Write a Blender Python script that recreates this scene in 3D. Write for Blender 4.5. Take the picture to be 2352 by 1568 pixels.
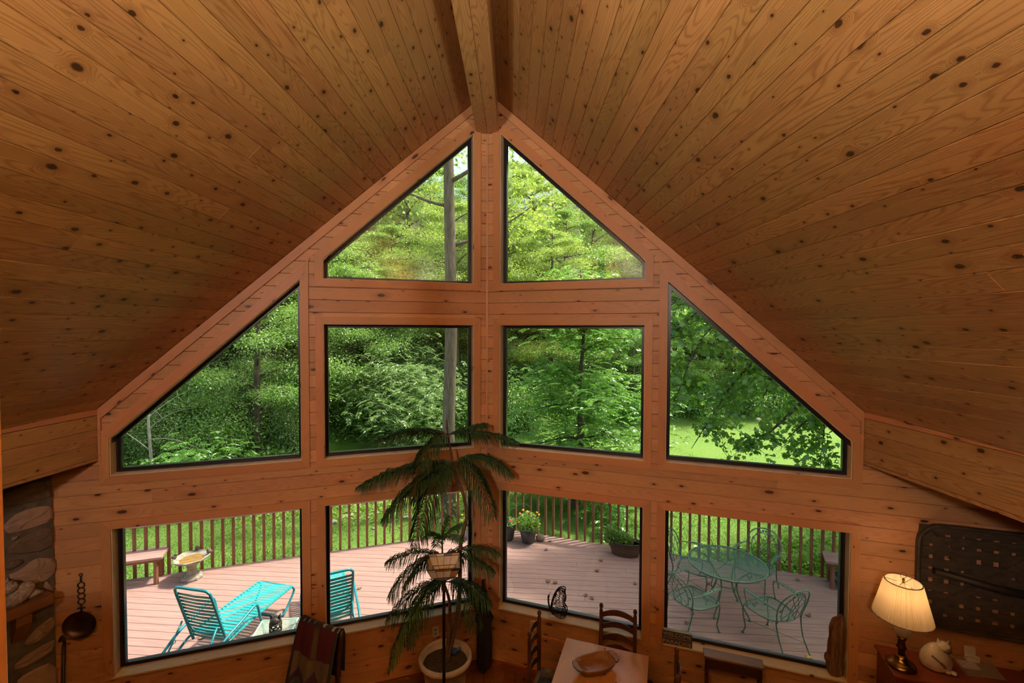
import bpy, math, random
import numpy as np
from mathutils import Vector, Matrix

random.seed(7)
scene = bpy.context.scene
COL = scene.collection
for o in list(bpy.data.objects):
    bpy.data.objects.remove(o)

# ---------------------------------------------------------------- camera, sky, sun, exposure
EYE = 4.05                                   # eye height over the living-room floor (the camera stands on a loft)
cd = bpy.data.cameras.new('camera')
cam = bpy.data.objects.new('camera', cd)
COL.objects.link(cam)
cd.sensor_width = 36.0
cd.lens = 36.0 * 1050.0 / 2352.0
cd.clip_start = 0.05
cd.clip_end = 400
yaw, pitch, roll = -0.0048, -0.0267, 0.003
fw = Vector((math.sin(yaw) * math.cos(pitch), math.cos(yaw) * math.cos(pitch), math.sin(pitch)))
rt = Vector((math.cos(yaw), -math.sin(yaw), 0))
up = rt.cross(fw)
rt, up = math.cos(roll) * rt + math.sin(roll) * up, -math.sin(roll) * rt + math.cos(roll) * up
cam.matrix_world = Matrix(((rt.x, up.x, -fw.x, 0), (rt.y, up.y, -fw.y, 0), (rt.z, up.z, -fw.z, EYE), (0, 0, 0, 1)))
scene.camera = cam

SUN_EL, SUN_AZ = math.radians(60), Vector((0.94, 0.34, 0)).normalized()
world = bpy.data.worlds.new('sky')
scene.world = world
world.use_nodes = True
wn = world.node_tree.nodes
wn.clear()
sky = wn.new('ShaderNodeTexSky')
sky.sky_type = 'NISHITA'
sky.sun_disc = False
sky.sun_elevation = SUN_EL
sky.sun_rotation = math.atan2(SUN_AZ.x, SUN_AZ.y)
sky.air_density = 1.0
sky.dust_density = 3.0
sky.ozone_density = 1.0
bg = wn.new('ShaderNodeBackground')
bg.inputs[1].default_value = 0.45
wo = wn.new('ShaderNodeOutputWorld')
tint = wn.new('ShaderNodeMixRGB')                  # hazy summer air: a warmer, paler sky all round
tint.blend_type = 'MULTIPLY'
tint.inputs[0].default_value = 1.0
tint.inputs[2].default_value = (1.12, 1.0, 0.84, 1)
world.node_tree.links.new(sky.outputs[0], tint.inputs[1])
world.node_tree.links.new(tint.outputs[0], bg.inputs[0])
world.node_tree.links.new(bg.outputs[0], wo.inputs[0])

sd = bpy.data.lights.new('sun', 'SUN')
sd.energy = 7.6
sd.angle = math.radians(4.0)
sd.color = (1.0, 0.94, 0.82)
sun = bpy.data.objects.new('sun', sd)
COL.objects.link(sun)
sdir = Vector((SUN_AZ.x * math.cos(SUN_EL), SUN_AZ.y * math.cos(SUN_EL), math.sin(SUN_EL)))
sun.rotation_euler = sdir.to_track_quat('Z', 'Y').to_euler()

def area_light(name, loc, target, size, power, color):
    d = bpy.data.lights.new(name, 'AREA')
    d.shape = 'DISK'
    d.size = size
    d.energy = power
    d.color = color
    o = bpy.data.objects.new(name, d)
    COL.objects.link(o)
    o.location = loc
    o.rotation_euler = (Vector(target) - Vector(loc)).to_track_quat('-Z', 'Y').to_euler()
    return o

# added fill lights, unseen behind the viewer, no fixtures: they brighten the plank ceiling
area_light('ceiling_fill_light', (1.15, -0.5, 4.72), (1.15, -0.5, 7.0), 0.6, 235, (1.0, 0.83, 0.62))
area_light('ceiling_fill_light', (-1.85, -0.5, 4.72), (-1.85, -0.5, 7.0), 0.6, 200, (1.0, 0.83, 0.62))
# added disc fill behind the viewer, no such lamp: it brightens the upper gable
area_light('gable_fill_light', (-1.30, -3.0, 5.08), (-0.3, 5.2, 4.9), 0.44, 105, (1.0, 0.86, 0.70))

scene.view_settings.view_transform = 'Standard'
scene.view_settings.look = 'None'
scene.view_settings.gamma = 1.0
scene.view_settings.use_curve_mapping = False
scene.view_settings.exposure = 0.0
cy = scene.cycles
cy.max_bounces, cy.diffuse_bounces, cy.glossy_bounces, cy.transmission_bounces, cy.transparent_max_bounces = 5, 4, 2, 3, 6
cy.caustics_reflective = cy.caustics_refractive = False
cy.use_adaptive_sampling = True
cy.adaptive_threshold = 0.10
cy.adaptive_min_samples = 16
cy.use_denoising = True

# ---------------------------------------------------------------- mesh helpers
def link_mesh(name, me, mat=None, parent=None, smooth=False):
    o = bpy.data.objects.new(name, me)
    COL.objects.link(o)
    if mat is not None and not me.materials:
        me.materials.append(mat)
    if smooth and len(me.polygons):
        me.polygons.foreach_set('use_smooth', [True] * len(me.polygons))
    if parent is not None:
        o.parent = parent
    return o

def np_mesh(name, V, F):
    """mesh from numpy arrays, all faces with the same corner count"""
    V = np.asarray(V, dtype=np.float32).reshape(-1, 3)
    F = np.asarray(F, dtype=np.int32)
    me = bpy.data.meshes.new(name)
    k = F.shape[1]
    me.vertices.add(len(V)); me.vertices.foreach_set('co', V.ravel())
    me.loops.add(F.size); me.loops.foreach_set('vertex_index', F.ravel())
    me.polygons.add(len(F)); me.polygons.foreach_set('loop_start', np.arange(0, F.size, k, dtype=np.int32))
    try:
        me.polygons.foreach_set('loop_total', np.full(len(F), k, dtype=np.int32))
    except Exception:
        pass
    me.update(calc_edges=True)
    return me

class MB:
    """collects shapes into one mesh"""
    def __init__(self):
        self.v, self.f = [], []
    def add(self, vs, fs):
        n = len(self.v)
        self.v += [tuple(p) for p in vs]
        self.f += [tuple(i + n for i in f) for f in fs]
        return self
    def box(self, a, b, M=None):
        (x0, y0, z0), (x1, y1, z1) = a, b
        vs = [(x0, y0, z0), (x1, y0, z0), (x1, y1, z0), (x0, y1, z0), (x0, y0, z1), (x1, y0, z1), (x1, y1, z1), (x0, y1, z1)]
        if M is not None:
            vs = [M @ Vector(p) for p in vs]
        return self.add(vs, [(0, 3, 2, 1), (4, 5, 6, 7), (0, 1, 5, 4), (1, 2, 6, 5), (2, 3, 7, 6), (3, 0, 4, 7)])
    def bbox(self, a, b, c=0.005, M=None):
        """box with chamfered edges"""
        a, b = Vector(a), Vector(b)
        ctr, h = (a + b) / 2, (b - a) / 2
        c = min(c, *(0.45 * abs(x) for x in (h.x * 2, h.y * 2, h.z * 2)))
        vs, idx = [], {}
        for sx in (-1, 1):
            for sy in (-1, 1):
                for sz in (-1, 1):
                    for ax in range(3):
                        p = [sx * h.x, sy * h.y, sz * h.z]
                        for k in range(3):
                            if k != ax:
                                p[k] -= (sx, sy, sz)[k] * c
                        idx[(sx, sy, sz, ax)] = len(vs)
                        vs.append(ctr + Vector(p))
        fs = []
        R = [(-1, -1), (1, -1), (1, 1), (-1, 1)]
        for ax in range(3):
            for s in (-1, 1):
                q = []
                for (u, w) in R:
                    k = [0, 0, 0]; k[ax] = s; k[(ax + 1) % 3] = u; k[(ax + 2) % 3] = w
                    q.append(idx[(*k, ax)])
                fs.append(q if s > 0 else q[::-1])
        for ax in range(3):
            o1, o2 = (ax + 1) % 3, (ax + 2) % 3
            for u in (-1, 1):
                for w in (-1, 1):
                    def g(s, t):
                        k = [0, 0, 0]; k[ax] = s; k[o1] = u; k[o2] = w
                        return idx[(*k, t)]
                    q = [g(-1, o1), g(1, o1), g(1, o2), g(-1, o2)]
                    fs.append(q if u * w > 0 else q[::-1])
        for sx in (-1, 1):
            for sy in (-1, 1):
                for sz in (-1, 1):
                    q = [idx[(sx, sy, sz, k)] for k in range(3)]
                    fs.append(q if sx * sy * sz > 0 else q[::-1])
        if M is not None:
            vs = [M @ p for p in vs]
        return self.add(vs, fs)
    def prism(self, poly, d, M=None):
        """polygon of 3-D points swept by vector d"""
        n = len(poly); d = Vector(d)
        vs = [Vector(p) for p in poly] + [Vector(p) + d for p in poly]
        if M is not None:
            vs = [M @ p for p in vs]
        fs = [tuple(range(n))[::-1], tuple(range(n, 2 * n))] + [(i, (i + 1) % n, n + (i + 1) % n, n + i) for i in range(n)]
        return self.add(vs, fs)
    def tube(self, pts, r, n=8, closed=False, caps=True, flat=1.0):
        pts = [Vector(p) for p in pts]
        m = len(pts)
        rad = r if hasattr(r, '__len__') else [r] * m
        vs, fs = [], []
        nrm = None
        for i in range(m):
            if closed:
                t = pts[(i + 1) % m] - pts[i - 1]
            else:
                t = pts[min(i + 1, m - 1)] - pts[max(i - 1, 0)]
            if t.length < 1e-9:
                t = Vector((0, 0, 1))
            t.normalize()
            if nrm is None:
                a = Vector((0, 0, 1)) if abs(t.z) < 0.9 else Vector((1, 0, 0))
                nrm = (a - t * a.dot(t)).normalized()
            else:
                nrm = nrm - t * nrm.dot(t)
                if nrm.length < 1e-6:
                    a = Vector((0, 0, 1)) if abs(t.z) < 0.9 else Vector((1, 0, 0))
                    nrm = a - t * a.dot(t)
                nrm.normalize()
            b = t.cross(nrm)
            for k in range(n):
                a = 2 * math.pi * k / n
                vs.append(pts[i] + nrm * (rad[i] * math.cos(a) * flat) + b * (rad[i] * math.sin(a)))
        for i in range(m if closed else m - 1):
            for k in range(n):
                j = (i + 1) % m
                fs.append((i * n + k, i * n + (k + 1) % n, j * n + (k + 1) % n, j * n + k))
        if caps and not closed:
            fs.append(tuple(range(n))[::-1])
            fs.append(tuple((m - 1) * n + k for k in range(n)))
        return self.add(vs, fs)
    def lathe(self, prof, n=24, c=(0, 0, 0), M=None, sx=1.0, sy=1.0, ang0=0.0):
        vs, fs = [], []
        for (r, z) in prof:
            for k in range(n):
                a = 2 * math.pi * k / n + ang0
                p = Vector((c[0] + r * math.cos(a) * sx, c[1] + r * math.sin(a) * sy, c[2] + z))
                vs.append(M @ p if M is not None else p)
        for i in range(len(prof) - 1):
            for k in range(n):
                fs.append((i * n + k, i * n + (k + 1) % n, (i + 1) * n + (k + 1) % n, (i + 1) * n + k))
        if prof[0][0] > 1e-6:
            fs.append(tuple(range(n))[::-1])
        if prof[-1][0] > 1e-6:
            fs.append(tuple((len(prof) - 1) * n + k for k in range(n)))
        return self.add(vs, fs)
    def ball(self, c, r, n=10, m=7, M=None):
        rr = r if hasattr(r, '__len__') else (r, r, r)
        vs, fs = [], []
        for i in range(m + 1):
            th = math.pi * i / m
            for k in range(n):
                a = 2 * math.pi * k / n
                p = Vector((rr[0] * math.sin(th) * math.cos(a), rr[1] * math.sin(th) * math.sin(a), -rr[2] * math.cos(th)))
                p = (M @ p if M is not None else p) + Vector(c)
                vs.append(p)
        for i in range(m):
            for k in range(n):
                fs.append((i * n + k, i * n + (k + 1) % n, (i + 1) * n + (k + 1) % n, (i + 1) * n + k))
        return self.add(vs, fs)
    def mesh(self, name):
        me = bpy.data.meshes.new(name)
        me.from_pydata(self.v, [], self.f)
        me.validate()
        me.update()
        return me
    def build(self, name, mat, parent=None, smooth=False):
        return link_mesh(name, self.mesh(name), mat, parent, smooth)

def thing(name, label, cat, loc=(0, 0, 0), rotz=0.0, group=None):
    o = bpy.data.objects.new(name, None)
    o.empty_display_size = 0.1
    COL.objects.link(o)
    o.location = loc
    o.rotation_euler = (0, 0, rotz)
    return tag(o, label, cat, group)

def tag(o, label, cat, group=None):
    o['label'] = label
    o['category'] = cat
    if group:
        o['group'] = group
    return o

def struct(o):
    o['kind'] = 'structure'
    return o

def struct_empty(name):
    o = bpy.data.objects.new(name, None)
    o.empty_display_size = 0.1
    COL.objects.link(o)
    return struct(o)

def copy_tree(root, loc=None, rotz=None, scale=None, label=None):
    r = root.copy()
    COL.objects.link(r)
    if loc is not None: r.location = loc
    if rotz is not None: r.rotation_euler = (0, 0, rotz)
    if scale is not None: r.scale = scale if hasattr(scale, '__len__') else (scale,) * 3
    if label: r['label'] = label
    for ch in list(root.children):
        c = ch.copy(); COL.objects.link(c); c.parent = r
        for g in list(ch.children):
            d = g.copy(); COL.objects.link(d); d.parent = c
    return r

def bez(p0, p1, p2, n=8):
    p0, p1, p2 = Vector(p0), Vector(p1), Vector(p2)
    return [p0 * (1 - t) ** 2 + p1 * 2 * t * (1 - t) + p2 * t * t for t in (i / n for i in range(n + 1))]

def spline(pts, n=6):
    """Catmull-Rom through the points"""
    P = [Vector(p) for p in pts]
    P = [P[0] * 2 - P[1]] + P + [P[-1] * 2 - P[-2]]
    out = []
    for i in range(1, len(P) - 2):
        a, b, c, d = P[i - 1], P[i], P[i + 1], P[i + 2]
        for k in range(n):
            t = k / n
            out.append(0.5 * ((2 * b) + (c - a) * t + (2 * a - 5 * b + 4 * c - d) * t * t + (3 * b - a - 3 * c + d) * t ** 3))
    out.append(P[-2])
    return out

# ---------------------------------------------------------------- materials
def new_mat(name):
    m = bpy.data.materials.new(name)
    m.use_nodes = True
    nt = m.node_tree
    return m, nt, nt.nodes['Principled BSDF']

class NT:
    """small node-writing helper"""
    def __init__(self, nt):
        self.nt = nt
    def n(self, typ, **kw):
        nd = self.nt.nodes.new(typ)
        for k, v in kw.items():
            setattr(nd, k, v)
        return nd
    def l(self, a, b):
        self.nt.links.new(a, b)
    def put(self, sock, val):
        if hasattr(val, 'node'):
            self.l(val, sock)
        elif val is not None:
            sock.default_value = val
    def math(self, op, a, b=None, c=None, clamp=False):
        nd = self.n('ShaderNodeMath', operation=op, use_clamp=clamp)
        self.put(nd.inputs[0], a)
        if b is not None: self.put(nd.inputs[1], b)
        if c is not None: self.put(nd.inputs[2], c)
        return nd.outputs[0]
    def vmath(self, op, a, b):
        nd = self.n('ShaderNodeVectorMath', operation=op)
        self.put(nd.inputs[0], a); self.put(nd.inputs[1], b)
        return nd.outputs[0]
    def mix(self, fac, a, b, mode='MIX'):
        nd = self.n('ShaderNodeMixRGB', blend_type=mode)
        self.put(nd.inputs[0], fac)
        self.put(nd.inputs[1], a if hasattr(a, 'node') else (*a, 1))
        self.put(nd.inputs[2], b if hasattr(b, 'node') else (*b, 1))
        return nd.outputs[0]
    def ramp(self, fac, stops):
        nd = self.n('ShaderNodeValToRGB')
        cr = nd.color_ramp
        while len(cr.elements) < len(stops):
            cr.elements.new(0.5)
        for e, (p, c) in zip(cr.elements, stops):
            e.position = p
            e.color = (*c, 1) if len(c) == 3 else c
        self.put(nd.inputs[0], fac)
        return nd.outputs[0]
    def remap(self, v, a, b, c=0.0, d=1.0):
        nd = self.n('ShaderNodeMapRange')
        self.put(nd.inputs[0], v)
        for i, x in enumerate((a, b, c, d)):
            nd.inputs[i + 1].default_value = x
        return nd.outputs[0]
    def noise(self, vec, scale=5.0, detail=2.0, rough=0.5, dist=0.0):
        nd = self.n('ShaderNodeTexNoise')
        if vec is not None: self.l(vec, nd.inputs['Vector'])
        nd.inputs['Scale'].default_value = scale
        nd.inputs['Detail'].default_value = detail
        nd.inputs['Roughness'].default_value = rough
        nd.inputs['Distortion'].default_value = dist
        return nd.outputs[0]

def obj_coord(h, random_offset=True):
    tc = h.n('ShaderNodeTexCoord')
    if not random_offset:
        return tc.outputs['Object'], None
    oi = h.n('ShaderNodeObjectInfo')
    off = h.n('ShaderNodeCombineXYZ')
    h.put(off.inputs[0], h.math('MULTIPLY', oi.outputs['Random'], 173.0))
    h.put(off.inputs[1], h.math('MULTIPLY', oi.outputs['Random'], 311.7))
    h.put(off.inputs[2], h.math('MULTIPLY', oi.outputs['Random'], 57.3))
    return h.vmath('ADD', tc.outputs['Object'], off.outputs[0]), oi.outputs['Random']

def pine(name, light, dark, knot=(0.035, 0.010, 0.006), rough=0.42, knots=1.0, vary=0.25, grain=0.55, coat=0.0, kx=4.2, ky=7.0):
    """knotty pine board: local x runs along the board, y across it"""
    m, nt, b = new_mat(name)
    h = NT(nt)
    co, rnd = obj_coord(h)
    # knots: one possible knot in each cell of a stretched Voronoi
    st = h.vmath('MULTIPLY', co, (kx, ky, 0.6))
    vo = h.n('ShaderNodeTexVoronoi', voronoi_dimensions='2D')
    vo.inputs['Scale'].default_value = 1.0
    vo.inputs['Randomness'].default_value = 0.9
    h.l(st, vo.inputs['Vector'])
    sep = h.n('ShaderNodeSeparateColor'); h.l(vo.outputs['Color'], sep.inputs[0])
    wob = h.math('MULTIPLY', h.math('SUBTRACT', h.noise(co, 60.0, 2.0), 0.5), 0.05)
    d = h.math('ADD', vo.outputs['Distance'], wob)
    has = h.math('GREATER_THAN', sep.outputs[0], 1.0 - 0.80 * knots)
    rad = h.math('MULTIPLY_ADD', h.math('POWER', sep.outputs[1], 2.6), 0.105, 0.028)
    kd = h.math('DIVIDE', d, rad)
    kn = h.math('MULTIPLY', h.math('SUBTRACT', 1.0, h.remap(kd, 0.75, 1.15)), has, clamp=True)
    halo = h.math('MULTIPLY', h.math('SUBTRACT', 1.0, h.remap(kd, 1.0, 3.4)), has, clamp=True)
    # growth rings: contour lines of a noise stretched along the board, pushed aside by the knots
    g = h.vmath('MULTIPLY', co, (0.9, 11.0, 11.0))
    nz = h.noise(g, 0.70, 1.3, 0.4)
    push = h.math('MULTIPLY', halo, 0.15)
    ring = h.math('SINE', h.math('MULTIPLY', h.math('ADD', nz, push), 185.0))
    ring = h.math('POWER', h.remap(ring, -1.0, 1.0), 3.6)
    fine = h.noise(h.vmath('MULTIPLY', co, (2.0, 160.0, 160.0)), 1.0, 2.0, 0.6)
    soft = h.noise(h.vmath('MULTIPLY', co, (0.8, 5.0, 5.0)), 1.0, 2.0)
    f = h.math('ADD', h.math('MULTIPLY', ring, grain * 0.55), h.math('MULTIPLY', fine, 0.22))
    f = h.math('ADD', f, h.math('MULTIPLY', h.math('SUBTRACT', soft, 0.5), 0.7), clamp=True)
    col = h.mix(f, light, dark)
    col = h.mix(h.math('MULTIPLY', halo, 0.38), col, (dark[0] * 0.75, dark[1] * 0.55, dark[2] * 0.5))
    col = h.mix(h.math('MULTIPLY', kn, 0.88), col, knot)
    val = h.math('MULTIPLY_ADD', rnd, vary, 1.0 - vary / 2)
    hs = h.n('ShaderNodeHueSaturation')
    h.l(col, hs.inputs['Color']); h.l(val, hs.inputs['Value'])
    h.put(hs.inputs['Hue'], h.math('MULTIPLY_ADD', h.math('FRACT', h.math('MULTIPLY', rnd, 37.0)), 0.012, 0.494))
    h.l(hs.outputs[0], b.inputs['Base Color'])
    b.inputs['Roughness'].default_value = rough
    b.inputs['Coat Weight'].default_value = coat
    b.inputs['Coat Roughness'].default_value = 0.25
    bp = h.n('ShaderNodeBump'); bp.inputs['Strength'].default_value = 0.12; bp.inputs['Distance'].default_value = 0.004
    h.l(h.math('SUBTRACT', 1.0, h.math('ADD', f, kn)), bp.inputs['Height'])
    h.l(bp.outputs[0], b.inputs['Normal'])
    return m

def plain(name, col, rough=0.5, metal=0.0, var=0.0, scale=20.0, col2=None, bump=0.0, stretch=None, coat=0.0):
    m, nt, b = new_mat(name)
    h = NT(nt)
    b.inputs['Roughness'].default_value = rough
    b.inputs['Metallic'].default_value = metal
    b.inputs['Coat Weight'].default_value = coat
    if var > 0 or col2 is not None:
        co, rnd = obj_coord(h)
        if stretch: co = h.vmath('MULTIPLY', co, stretch)
        nz = h.noise(co, scale, 4.0, 0.6)
        c2 = col2 if col2 is not None else tuple(x * (1 - var) for x in col)
        c = h.mix(h.remap(nz, 0.32, 0.68), col, c2)
        h.l(c, b.inputs['Base Color'])
        if bump:
            bp = h.n('ShaderNodeBump'); bp.inputs['Strength'].default_value = bump; bp.inputs['Distance'].default_value = 0.01
            h.l(nz, bp.inputs['Height']); h.l(bp.outputs[0], b.inputs['Normal'])
    else:
        b.inputs['Base Color'].default_value = (*col, 1)
    return m

def leafmat(name, a, bcol, trans=0.45, gloss=0.35, big=0.6, bigscale=0.5):
    """leaf: colour differs leaf by leaf and in broad drifts; lets light through"""
    m, nt, b = new_mat(name)
    h = NT(nt)
    ge = h.n('ShaderNodeNewGeometry')
    tc = h.n('ShaderNodeTexCoord')
    f = h.math('MULTIPLY', ge.outputs['Random Per Island'], 0.75)
    f = h.math('ADD', f, h.math('MULTIPLY', h.math('SUBTRACT', h.noise(tc.outputs['Object'], bigscale, 2.0), 0.38), big), clamp=True)
    c = h.mix(f, a, bcol)
    nt.nodes.remove(b)
    df = h.n('ShaderNodeBsdfDiffuse'); h.l(c, df.inputs[0])
    tr = h.n('ShaderNodeBsdfTranslucent')
    h.l(h.mix(1.0, c, (1.15, 1.2, 0.55), 'MULTIPLY'), tr.inputs[0])
    m1 = h.n('ShaderNodeMixShader'); m1.inputs[0].default_value = trans
    h.l(df.outputs[0], m1.inputs[1]); h.l(tr.outputs[0], m1.inputs[2])
    gl = h.n('ShaderNodeBsdfGlossy'); gl.inputs['Roughness'].default_value = gloss
    gl.inputs['Color'].default_value = (0.8, 0.85, 0.8, 1)
    m2 = h.n('ShaderNodeMixShader'); m2.inputs[0].default_value = 0.07
    h.l(m1.outputs[0], m2.inputs[1]); h.l(gl.outputs[0], m2.inputs[2])
    out = [n for n in nt.nodes if n.type == 'OUTPUT_MATERIAL'][0]
    h.l(m2.outputs[0], out.inputs[0])
    return m

def glassmat():
    m, nt, b = new_mat('window_glass')
    h = NT(nt)
    nt.nodes.remove(b)
    t = h.n('ShaderNodeBsdfTransparent'); t.inputs[0].default_value = (0.95, 0.975, 0.965, 1)
    g = h.n('ShaderNodeBsdfGlossy'); g.inputs['Roughness'].default_value = 0.02
    fr = h.n('ShaderNodeFresnel'); fr.inputs[0].default_value = 1.45
    mx = h.n('ShaderNodeMixShader')
    h.l(fr.outputs[0], mx.inputs[0]); h.l(t.outputs[0], mx.inputs[1]); h.l(g.outputs[0], mx.inputs[2])
    out = [n for n in nt.nodes if n.type == 'OUTPUT_MATERIAL'][0]
    h.l(mx.outputs[0], out.inputs[0])
    return m

M = {}
M['ceil'] = pine('pine_ceiling', (0.60, 0.360, 0.150), (0.34, 0.155, 0.050), rough=0.38, vary=0.26, grain=1.0)
M['wall'] = pine('pine_wall', (0.69, 0.360, 0.180), (0.43, 0.188, 0.085), rough=0.45, vary=0.24, grain=0.5, kx=3.0, ky=7.0)
M['casing'] = pine('pine_casing', (0.67, 0.318, 0.145), (0.48, 0.198, 0.083), rough=0.42, knots=0.3, vary=0.14, grain=0.35)
M['trim'] = pine('pine_trim', (0.68, 0.33, 0.165), (0.48, 0.20, 0.09), rough=0.45, knots=0.45, vary=0.14, grain=0.3, kx=2.2)
M['jamb'] = pine('pine_jamb_pale', (0.92, 0.74, 0.50), (0.80, 0.56, 0.32), rough=0.45, knots=0.25, vary=0.1, grain=0.3)
M['floor'] = pine('wood_floor', (0.34, 0.115, 0.035), (0.16, 0.045, 0.014), rough=0.22, knots=0.35, vary=0.35, grain=0.6)
M['plainpine'] = plain('pine_plain', (0.27, 0.115, 0.042), 0.5, var=0.3, scale=3.0)
M['frame'] = plain('window_frame_black', (0.022, 0.017, 0.022), 0.32)
M['glass'] = glassmat()
M['core'] = plain('wall_core', (0.12, 0.06, 0.03), 0.8)
M['siding'] = plain('roof_slab', (0.10, 0.07, 0.05), 0.8)
# ---------------------------------------------------------------- house shell: a prow of two walls under a 45-degree roof
AX, Y0, T = -0.322, 5.54, 0.3346
CQ = 1 / math.hypot(1, T)
SQ = T * CQ
ZR, MS = 6.816, 0.9889
N_IN = 0.11                                     # inner wall face, in front of the window frames
S1, S2, S3, S4 = 0.195, 1.8405, 2.0557, 3.7135
PITCH = 0.133
Z0C = 0.101 - PITCH                             # underside of the lowest course
FAS_E, FAS_LO, FAS_HI = 3.79, 2.812, 3.295
WING = 6.6

def W(side, e, z, n=0.0):
    """point of the prow wall: e metres from the prow along the wall, z up, n into the room"""
    return Vector((AX + side * (e * CQ - n * SQ), Y0 - e * SQ - n * CQ, z))

def wall_matrix(side, e, z, n):
    """local x along the wall (left to right in the room), y up, z into the room"""
    nrm = Vector((-side * SQ, -CQ, 0))
    x = Vector((side * CQ, -SQ, 0)) * side
    o = W(side, e, z, n)
    return Matrix(((x.x, 0, nrm.x, o.x), (x.y, 0, nrm.y, o.y), (0, 1, 0, o.z), (0, 0, 0, 1)))

def rake_e(z, n=N_IN):
    return (ZR - z) / (MS * CQ) + n * T

WINDOWS = [
    ('tri', [(S1, 4.576), (S2, 4.576), (S2, 4.785), (S1, 6.336)]),
    ('square', [(S1, 2.647), (S2, 2.647), (S2, 4.103), (S1, 4.103)]),
    ('trap', [(S3, 2.654), (S4, 2.654), (S4, 3.012), (S3, 4.572)]),
    ('low', [(S1, 0.7245), (S2, 0.7245), (S2, 2.156), (S1, 2.156)]),
    ('low', [(S3, 0.7245), (S4, 0.7245), (S4, 2.156), (S3, 2.156)]),
]

def hole_limits(kind, poly, z):
    """e range of the opening at height z"""
    e0, e1 = poly[0][0], poly[1][0]
    if kind in ('tri', 'trap') and z > poly[2][1]:
        k = (z - poly[2][1]) / (poly[3][1] - poly[2][1])
        e1 = e1 + (e0 - e1) * min(max(k, 0), 1)
    return e0, e1

def wall_pieces():
    """(z0, z1, ea0, ea1, eb0, eb1): pieces of the board courses left between the windows"""
    out = []
    k = 0
    while True:
        z0, z1 = Z0C + k * PITCH, Z0C + (k + 1) * PITCH
        k += 1
        if z0 > ZR: break
        def lim(z):
            if z < FAS_LO: return WING
            r = rake_e(z) + 0.06
            return max(0.06, min(r, FAS_E + 0.05))
        L0, L1 = lim(z0), lim(z1)
        if z0 < FAS_LO < z1:
            L0 = L1 = FAS_E + 0.05
            out.append((z0, FAS_LO, FAS_E + 0.05, FAS_E + 0.05, WING, WING))
        holes = []
        for kind, poly in WINDOWS:
            zb, zt = poly[0][1], max(p[1] for p in poly)
            if zb < z1 - 1e-6 and zt > z0 + 1e-6:
                a0, b0 = hole_limits(kind, poly, max(z0, zb))
                a1, b1 = hole_limits(kind, poly, min(z1, zt))
                holes.append((a0, a1, b0, b1, zb, zt))
        holes.sort()
        c0 = c1 = 0.02
        for (a0, a1, b0, b1, zb, zt) in holes:
            out.append((z0, z1, c0, c1, a0, a1))
            if zb > z0 + 0.004: out.append((z0, zb, a0, a1, max(b0, b1), max(b0, b1)))
            if zt < z1 - 0.004 and b1 - a1 > 0.3: out.append((zt, z1, a0, a1, max(b0, b1), max(b0, b1)))
            c0, c1 = b0, b1
        if L0 > c0 + 0.01 or L1 > c1 + 0.01:
            out.append((z0, z1, c0, c1, max(L0, c0), max(L1, c1)))
    return out

def board_mesh(z0, z1, a0, a1, b0, b1, side, th=0.02, c=0.0055):
    """board with eased edges; its ends may slope. local x along, y up, z out of the wall"""
    hh = z1 - z0
    c = min(c, hh * 0.3)
    ys = [(0, -th), (0.0006, -c * 1.2), (c * 0.65, 0), (hh - c * 0.65, 0), (hh - 0.0006, -c * 1.2), (hh, -th)]
    vs = []
    for end in range(2):
        for (y, z) in ys:
            t = y / hh
            e = (a0 + (a1 - a0) * t) if end == 0 else (b0 + (b1 - b0) * t)
            vs.append(((e - a0) * side, y, z))
    fs = [(i, i + 1, 6 + i + 1, 6 + i) for i in range(5)] + [(5, 0, 6, 11), (0, 5, 4, 3, 2, 1), (6, 7, 8, 9, 10, 11)]
    if side > 0:
        fs = [f[::-1] for f in fs]
    return MB().add(vs, fs).mesh('board')

PIECES = wall_pieces()
rw = random.Random(3)
WALLS = {}
for side, nm in ((-1, 'left'), (1, 'right')):
    core = MB()
    for (z0, z1, a0, a1, b0, b1) in PIECES:
        q = [(a0, z0), (b0, z0), (b1, z1), (a1, z1)]
        core.prism([W(side, e, z, 0.088) for e, z in q], W(side, 0, 0, -0.10) - W(side, 0, 0, 0.088))
    wall = struct(core.build('wall_' + nm, M['core']))
    WALLS[side] = wall
    for (z0, z1, a0, a1, b0, b1) in PIECES:
        # long courses are made of more than one board
        cuts = []
        if b0 - a0 > 2.2 and abs(a0 - a1) < 1e-6 and abs(b0 - b1) < 1e-6:
            cuts = [a0 + (b0 - a0) * rw.uniform(0.25, 0.75)]
        ends = [(a0, a1)] + [(x, x) for x in cuts] + [(b0, b1)]
        for (p, q) in zip(ends[:-1], ends[1:]):
            me = board_mesh(z0, z1, p[0], p[1], q[0], q[1], side)
            o = link_mesh('board', me, M['wall'], wall)
            o.matrix_world = wall_matrix(side, p[0], z0, N_IN)

# ------------------------------------------------ windows
def offset_poly(poly, d):
    """convex polygon (counter-clockwise) moved outwards by d"""
    n = len(poly)
    P = [Vector((e, z)) for e, z in poly]
    out = []
    for i in range(n):
        a, b, c = P[i - 1], P[i], P[(i + 1) % n]
        n1 = Vector(((b - a).y, -(b - a).x)).normalized()
        n2 = Vector(((c - b).y, -(c - b).x)).normalized()
        k = d / max(0.2, 1 + n1.dot(n2))
        out.append(b + (n1 + n2) * k)
    return [(p.x, p.y) for p in out]

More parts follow.
